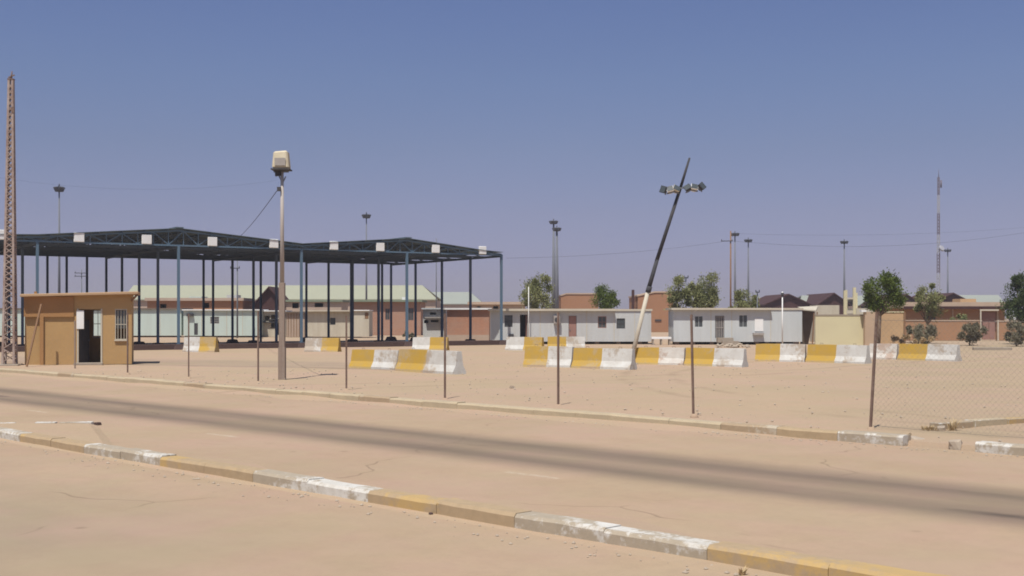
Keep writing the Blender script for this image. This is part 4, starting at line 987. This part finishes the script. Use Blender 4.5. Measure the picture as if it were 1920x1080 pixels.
# ------------------------------------------------------------------ left lattice tower pole
Yl = GY(685); HT = Z(150, Yl)
lt = thing("lattice_pole", "tall rusty tapering lattice pole at the left edge beside the booth", "pole", (X(18,Yl), Yl, 0), R(8))
wb, wt = .23, .075
def lw(z): return wb+(wt-wb)*z/HT
def lean(z): return .06*z/HT
for (a, b) in ((-1,-1),(1,-1),(1,1),(-1,1)):
    mb = MB(); mb.bar((a*wb, b*wb, -.1), (a*wt+lean(HT), b*wt, HT), .085); mb.build("leg", M['tower_rust'], lt)
mb = MB(); z = .15; k = 0
while z < HT-.3:
    st = max(.24, lw(z)*1.25); z2 = min(HT-.05, z+st); u, v_ = lw(z), lw(z2); l0, l1 = lean(z), lean(z2)
    for (ax, ay, bx_, by) in ((-1,-1,1,-1),(1,-1,1,1),(1,1,-1,1),(-1,1,-1,-1)):
        if k % 2: ax, ay, bx_, by = bx_, by, ax, ay
        mb.bar((ax*u+l0, ay*u, z), (bx_*v_+l1, by*v_, z2), .08, .03)
        if z > 3: mb.bar((bx_*u+l0, by*u, z), (ax*v_+l1, ay*v_, z2), .075, .03)
    z = z2; k += 1
mb.build("bracing", M['tower_rust'], lt)
mb = MB(); mb.box(-.13+.06,.13+.06,-.13,.13,HT,HT+.05); mb.tube((.06,0,HT+.05),(.1,0,HT+.38),.05,.02,8); mb.bar((-.05,0,HT+.1),(.2,0,HT+.22),.05)
mb.build("cap", M['rust'], lt)
mb = MB(); mb.box(-.45,.45,-.45,.45,-.1,.06); mb.build("footing", M['conc'], lt, bevel=.02)
mb = MB(); mb.box(.1,.22,-.16,-.1,HT-1.4,HT-1.15); mb.build("bracket", M['rust'], lt)

# ------------------------------------------------------------------ tall pole with cream box lamp
Ym = GY(710); mp_ = thing("box_light_pole", "tall slim pole carrying a cream box floodlight, left of centre", "light pole", (X(529,Ym), Ym, 0))
def pz(py): return Z(py, Ym)
mb = MB(); mb.box(-.115,.115,-.115,.115,-.1,1.05); mb.box(-.095,.095,-.095,.095,1.05,3.2); mb.build("base_sleeve", M['polegrey'], mp_, bevel=.008)
mb = MB(); mb.tube((0,0,3.2),(0,0,pz(322)),.075,.05,12); mb.build("pole", M['pole_pale'], mp_)
mb = MB(); mb.bar((-.28,0,pz(322)),(.22,0,pz(322)),.05); mb.bar((-.2,0,pz(331)),(-.2,0,pz(320)),.04); mb.bar((.12,0,pz(331)),(0,0,pz(345)),.035); mb.bar((-.12,0,pz(328)),(0,0,pz(342)),.035)
mb.build("bracket", M['mast'], mp_)
bxm = MB(); bxm.hexa([(-.30,-.26,pz(317)),(.26,-.26,pz(317)),(.26,.26,pz(317)),(-.30,.26,pz(317)),(-.26,-.2,pz(285)),(.20,-.2,pz(283)),(.20,.22,pz(283)),(-.26,.22,pz(285))])
lb = bxm.build("lamp_box", M['cream'], mp_, bevel=.05)
mb = MB(); mb.box(-.20,.16,-.285,-.262,pz(312),pz(298)); mb.build("lens", M['ac'], lb)
mb = MB(); mb.box(-.33,.29,-.29,.29,pz(319.5),pz(317.2)); mb.build("base_plate", M['dark'], lb)
mb = MB(); mb.box(-.22,-.06,-.1,.06,pz(330),pz(321)); mb.build("ballast_box", M['dark'], mp_)
mb = MB(); mb.box(-.15,-.03,-.12,-.05,pz(359),pz(351)); mb.build("junction_box", M['dark'], mp_)
# sagging cable from the pole to the canopy
def wire(name, label, a, b, sag, r, n=14):
    a, b = Vector(a), Vector(b); pts = []
    for i in range(n+1):
        f = i/n; p = a.lerp(b, f) - a; pts.append(p - Vector((0,0,sag*4*f*(1-f))))
    mb = MB(); mb.path(pts, r, 5); o = mb.build(name, M['wire'], loc=a); return tag(o, label, "cable")
Yv = 80
wire("cable", "thin cable slanting down from the cream box pole to the canopy roof", (X(519,Ym), Ym, pz(358)), (X(446,Yv), Yv, Z(447,Yv)), .12, .012)

# ------------------------------------------------------------------ leaning floodlight pole
Yt_ = GY(682.5); base = Vector((X(1182,Yt_), Yt_, 0))
fl = thing("leaning_floodlight_pole", "pole leaning far to the right with a crossbar of floodlights", "light pole", base)
def fp(px, py, dy=0): return Vector((X(px, Yt_+dy)-base.x, dy, Z(py, Yt_+dy)))
mb = MB(); mb.tube(fp(1180,690), fp(1215,545), .10, .085, 12); mb.build("lower_pole", M['cream_roof'], fl)
mb = MB(); mb.tube(fp(1214.5,547), fp(1232,487), .10, .085, 12); mb.tube(fp(1231,490), fp(1276,352), .085, .07, 12); mb.tube(fp(1276,352), fp(1293,296), .065, .045, 12); mb.build("upper_pole", M['dark'], fl)
mb = MB(); mb.tube(fp(1215,548), fp(1218,537), .12, .12, 12); mb.build("joint_collar", M['dark'], fl)
c0, c1 = fp(1240,356,-.12), fp(1320,349,-.12)
mb = MB(); mb.bar(c0, c1, .06); cb_ = mb.build("crossbar", M['mast'], fl)
for k, (f, tilt, mt) in enumerate(((.03,-70,'dark'),(.19,-15,'white'),(.35,25,'cream_roof'),(.60,-30,'dark'),(.77,12,'white'),(.95,50,'dark'))):
    p = c0.lerp(c1, f)
    Mx = Matrix.Translation(p) @ Matrix.Rotation(R(tilt), 4, 'Y') @ Matrix.Rotation(R(-35), 4, 'X')
    mb = MB(); v = [(-.16,-.14,-.22),(.16,-.14,-.22),(.16,-.14,.06),(-.16,-.14,.06),(-.09,.14,-.16),(.09,.14,-.16),(.09,.14,.02),(-.09,.14,.02)]
    v = [Mx @ Vector(q) for q in v]; mb.hexa([v[0],v[1],v[5],v[4],v[3],v[2],v[6],v[7]]); h = mb.build("floodlight", M[mt], fl, bevel=.01)
    mb = MB(); mb.box(-.14,.14,-.155,-.143,-.20,.04, Mx); mb.build("glass", M['glass'], h)
    MB().box(-.18,.18,-.03,.03,-.22,-.19,Mx).build("yoke", M['mast'], h)
mb = MB(); mb.box(-.3,.3,-.3,.3,-.15,.05); mb.build("footing", M['conc'], fl, bevel=.03)

# ------------------------------------------------------------------ background masts
def mast(px, pt, Y, label, r0=.22, r1=.09, head=1.0, thick=None, col='mast', grp="tall floodlight masts on the skyline"):
    t = thing("floodlight_mast", label, "light mast", (X(px,Y), Y, 0), 0, grp); H = Z(pt, Y)
    mb = MB(); mb.tube((0,0,-.02),(0,0,H),r0,r1,12)
    mb.build("pole", M[col], t)
    mb = MB(); mb.tube((0,0,H-.25),(0,0,H-.15),head*.5,head*.5,12); mb.build("ring", M['masthead'], t)
    mb = MB(); mb.tube((0,0,H-.1),(0,0,H+.25),.1,.05,8); mb.build("cap", M['masthead'], t)
    for k in range(6):
        a = k*math.pi/3+.2; p = Vector((math.cos(a)*head*.5, math.sin(a)*head*.5, H-.2))
        Mx = Matrix.Translation(p) @ Matrix.Rotation(a, 4, 'Z') @ Matrix.Rotation(R(25), 4, 'Y')
        mb = MB(); mb.box(-.08,.16,-.2,.2,-.35,.12, Mx); mb.build("lamp", M['masthead'], t)
    return t
mast(111, 349, 131, "floodlight mast rising over the left end of the canopy", .17, .07, .8)
mast(687, 401, 167, "floodlight mast above the middle of the canopy", .16, .07, .9)
mast(1038, 413, 192, "taller and darker headed mast of the close pair above the grey cabin", .36, .12, 1.05)
mast(1044, 426, 184, "shorter mast of the close pair above the grey cabin, with a thick grey stem", .38, .14, 1.0)
mast(1378, 436, 202, "floodlight mast close behind the thin utility pole above the white cabin", .24, .09, 1.1)
mast(1403, 448, 220, "floodlight mast right of the utility pole above the olive bush", .24, .09, 1.1)
mast(1583, 451, 223, "floodlight mast alone above the unfinished cream frame", .26, .1, 1.1)
mast(1777, 467, 251, "floodlight mast right beside the red and white radio mast", .24, .1, 1.1)
def upole(px, pt, Y, label, cross, arm_py, r=.12, cw=1.4, offs=0):
    t = thing("utility_pole", label, "utility pole", (X(px,Y), Y, 0)); H = Z(pt, Y)
    mb = MB(); mb.tube((0,0,-.05),(0,0,H),r,r*.65,10); mb.build("pole", M['wood' if r > .1 else 'mast'], t)
    for z in arm_py:
        mb = MB(); zz = Z(z, Y); mb.bar((-cw/2+offs,-.12,zz),(cw/2+offs,-.12,zz),.09); a = mb.build("crossarm", M['masthead'], t)
        for q in (-.45, .45): MB().tube((q*cw+offs,-.12,zz+.04),(q*cw+offs,-.12,zz+.2),.05,.03,8).build("insulator", M['masthead'], a)
    return t
upole(1370, 433, 140, "thin dark utility pole with short crossarm above the white cabin", 1, (452,), .11, 1.3, -.45)
upole(153, 505, 150, "small pole with double crossarm seen under the canopy left side", 1, (512,518), .08, 1.6)
upole(445, 487, 118, "small pole with crossarm seen under the middle of the canopy", 1, (503,), .09, .9, -.2)
upole(818, 447, 150, "thin pole seen through the right part of the canopy", 1, (470,), .08, .5)
upole(1286, 518, 100, "short pole with small dark head between the twin olive trees", 1, (521,), .07, .35)
upole(1420, 545, 100, "short thin pole right of the low olive bush behind the white cabin roof", 1, (548,), .06, .3)

# radio mast
Yz = 270; Hz_ = Z(332, Yz); rm = thing("radio_mast", "tall slender red and white banded radio mast on the right skyline", "radio mast", (X(1760,Yz), Yz, 0))
bands = [Z(p, Yz) for p in (592+18.1, 512, 475, 440, 400, 366, 332)]; bands[0] = 0
for k in range(6):
    z0, z1 = bands[k], bands[k+1]; mm = M['mwhite'] if k in (0,2,4) else M['mred']; mb = MB(); w = .36-.03*k
    P = [(math.cos(a)*w, math.sin(a)*w) for a in (.5, .5+2.094, .5+4.189)]
    for (x, y) in P: mb.tube((x,y,z0),(x,y,z1),.09,.09,6)
    z = z0; q = 0
    while z < z1-.3:
        z2 = min(z1, z+.7)
        for i in range(3):
            a, b = P[i], P[(i+1)%3]
            if q % 2: a, b = b, a
            mb.bar((a[0],a[1],z),(b[0],b[1],z2),.07)
        z = z2; q += 1
    mb.build("mast_section", mm, rm)
mb = MB(); mb.tube((0,0,Hz_),(0,0,Z(317,Yz)),.08,.03,8); mb.build("antenna", M['mred'], rm)
mb = MB(); mb.tube((.45,-.2,Z(352,Yz)),(.45,-.2,Z(338,Yz)),.18,.18,8); mb.build("antenna_panel", M['mred'], rm)
mb = MB(); mb.tube((.5,-.3,Z(466,Yz)),(.62,-.5,Z(465,Yz)),.75,.6,14); mb.build("dish", M['mwhite'], rm)
# power lines
wire("power_line", "thin power line from the utility pole leftwards over the open sky", (X(1362,140), 140, Z(452,140)), (X(950,120), 120, Z(484,120)), .4, .010, 18)
wire("power_line", "thin power line from the utility pole right across to the frame's edge", (X(1366,140), 140, Z(451,140)), (X(1940,150), 150, Z(433,150)), 1.2, .011, 24)
wire("power_line", "fainter upper power line crossing the sky on the right", (X(1378,200), 200, Z(438,200)), (X(1950,230), 230, Z(424,230)), .8, .011, 24)
wire("power_line", "faint power line high on the left above the canopy", (X(-20,130), 130, Z(330,130)), (X(520,140), 140, Z(338,140)), 1.2, .006, 20)

# ------------------------------------------------------------------ trees and bushes
def tree(name, label, cat, px, pbase_Y, xl, xr, ytop, ybot, mat, seed, leaves=2600, trunk=.12, clumps=16, leaf=.13, up=.5, shape=None, group=None):
    Y = pbase_Y; r = random.Random(seed)
    t = thing(name, label, cat, (X(px,Y), Y, 0), 0, group)
    cx_ = (X(xl,Y)+X(xr,Y))/2 - X(px,Y); rx = (X(xr,Y)-X(xl,Y))/2; zt, zb = Z(ytop,Y), max(.05, Z(ybot,Y)); cz, rz_ = (zt+zb)/2, (zt-zb)/2
    C = []
    if shape:
        for (sx_, sy_, sr) in shape: C.append((Vector((cx_+sx_*rx, r.uniform(-.4,.4)*rx, cz+sy_*rz_)), sr*min(rx, rz_)))
    for k in range(clumps):
        for _ in range(30):
            u = Vector((r.uniform(-1,1), r.uniform(-1,1), r.uniform(-1,1)))
            if .2 < u.length < 1.02: break
        c = Vector((cx_+u.x*rx, u.y*rx*.9, cz+u.z*rz_)); C.append((c, r.uniform(.14,.40)*min(rx, rz_)*1.1))
    leaf *= .72; leaves = int(leaves*2.5)
    mb = MB(); n = leaves//len(C)
    for c, cr_ in C:
        for i in range(n):
            q = Vector((r.gauss(0,1), r.gauss(0,1), r.gauss(0,1))).normalized()*(cr_*r.random()**.5*(1 if r.random() > .22 else r.uniform(1.15, 1.75)))
            p = c + Vector((q.x, q.y, q.z*1.05))
            if p.z < .04: continue
            d = (q.normalized()*.6 + Vector((r.uniform(-.7,.7), r.uniform(-.7,.7), r.uniform(-.2,.9)*up*2))).normalized()
            s = d.cross(Vector((r.uniform(-1,1), r.uniform(-1,1), r.uniform(-1,1)))).normalized()
            l = leaf*r.uniform(.6,1.5); w = l*.30
            mb.face([p - s*w*.3, p + d*l*.5 - s*w, p + d*l, p + d*l*.5 + s*w])
    mb.build("crown", mat, t)
    mb = MB(); fork = Vector((cx_*.3, 0, max(.25, zb*.85+.1*rz_)))
    mb.tube((0,0,-.1), fork, trunk, trunk*.75, 9)
    for c, cr_ in C[:12]:
        mid = fork.lerp(c, .5) + Vector((r.uniform(-.1,.1), r.uniform(-.1,.1), -.05)); mb.tube(fork, mid, trunk*.45, trunk*.28, 6); mb.tube(mid, c, trunk*.28, trunk*.08, 6)
    mb.build("trunk", M['bark'], t); return t
tree("olive_tree", "tall feathery olive grey tree behind the left part of the grey cabin", "tree", 1008, 104, 974, 1040, 514, 590, M['leaf_olive'], 1, 3600, .14, 16, .17, .9, [(-.6,-.2,.45),(.25,.65,.4),(.05,.2,.55),(.5,-.3,.5),(-.2,-.6,.5)])
tree("olive_tree", "small round green tree behind the right part of the grey cabin roof", "tree", 1131, 110, 1106, 1158, 539, 590, M['leaf_green'], 2, 2400, .12, 14, .16, .6, [(.0,.6,.4),(.6,.45,.35),(-.5,-.1,.5),(.3,0,.6)])
tree("olive_tree", "olive tree left of the twin pair, reaching down between the cabins", "tree", 1266, 97, 1248, 1292, 519, 632, M['leaf_olive'], 3, 4200, .14, 16, .16, .7, [(.1,.8,.5),(-.4,.45,.6),(.5,.4,.6),(-.1,.1,.8),(.0,-.4,.5)])
tree("olive_tree", "olive tree with slanting right crown behind the white cabin roof", "tree", 1320, 99, 1293, 1346, 513, 592, M['leaf_olive'], 4, 4000, .14, 16, .17, .9, [(.6,.75,.4),(.0,.55,.5),(-.5,.0,.5),(.4,.1,.6),(-.2,-.4,.6)])
tree("olive_bush", "low broad olive bush behind the white cabin roof below the skyline masts", "bush", 1391, 101, 1366, 1418, 543, 595, M['leaf_olive'], 5, 2800, .12, 16, .15, .5)
tree("green_tree", "bright green tree with rounded crown above the cream wall end", "tree", 1647, 83, 1622, 1694, 511, 586, M['leaf_green'], 6, 4600, .12, 16, .15, .4, [(.15,.72,.32),(-.1,.25,.5),(-.6,-.05,.42),(.55,-.25,.48),(.1,-.5,.5),(-.5,-.5,.4),(.75,-.5,.35)])
tree("olive_tree", "grey green tree in front of the terracotta building", "tree", 1738, 94, 1716, 1768, 535, 606, M['leaf_olive'], 7, 2600, .12, 14, .15, .5, [(-.5,.7,.35),(.3,.4,.45),(.1,-.1,.5)])
tree("dark_tree", "dark green tree cut off by the right edge of the frame", "tree", 1912, 92, 1882, 1948, 513, 608, M['leaf_dark'], 8, 4600, .14, 18, .16, .4, [(-.1,.75,.35),(-.3,.3,.5),(.3,.3,.6),(-.5,-.2,.45),(0,-.3,.6)])
tree("grey_bush", "grey bush in front of the yard wall right of the tan wall", "bush", 1732, 91, 1700, 1764, 598, 646, M['leaf_grey'], 9, 2600, .06, 14, .14, .8, group="grey desert bushes")
tree("grey_bush", "grey bush before the brown yard gate", "bush", 1818, 88, 1790, 1846, 600, 650, M['leaf_grey'], 10, 2400, .06, 14, .14, .8, group="grey desert bushes")
tree("grey_bush", "grey bush at the right edge below the dark green tree", "bush", 1906, 86, 1880, 1940, 606, 654, M['leaf_grey'], 11, 2400, .06, 14, .14, .8, group="grey desert bushes")
tree("olive_bush", "small green shrub showing above the pink yard wall", "bush", 1800, 108, 1784, 1816, 584, 610, M['leaf_olive'], 12, 900, .05, 8, .14, .5)
tree("dry_bush", "low dry bush at the foot of the pale brick house", "bush", 768, 118, 752, 790, 618, 640, M['leaf_grey'], 13, 900, .04, 8, .12, .6)
tree("dry_bush", "low yellowish dry brush behind the rightmost barrier", "bush", 1712, 84, 1672, 1745, 628, 652, M['dry'], 14, 900, .04, 9, .13, .6)

# ------------------------------------------------------------------ dusty air
mb = MB(); mb.box(-2300, 2300, -2300, 2300, -1.2, 42)
hz_m = bpy.data.materials.new("dusty_air"); hz_m.use_nodes = True; t = hz_m.node_tree
for n_ in list(t.nodes):
    if n_.type != 'OUTPUT_MATERIAL': t.nodes.remove(n_)
pv = N(t, "ShaderNodeVolumePrincipled"); pv.inputs["Color"].default_value = (.86, .86, .92, 1)
pv.inputs["Density"].default_value = .0005; pv.inputs["Anisotropy"].default_value = .2
t.links.new(pv.outputs[0], [n_ for n_ in t.nodes if n_.type == 'OUTPUT_MATERIAL'][0].inputs["Volume"])
tag(mb.build("haze", hz_m), "thin pale dust haze in the air over the whole place", "haze", kind="stuff")
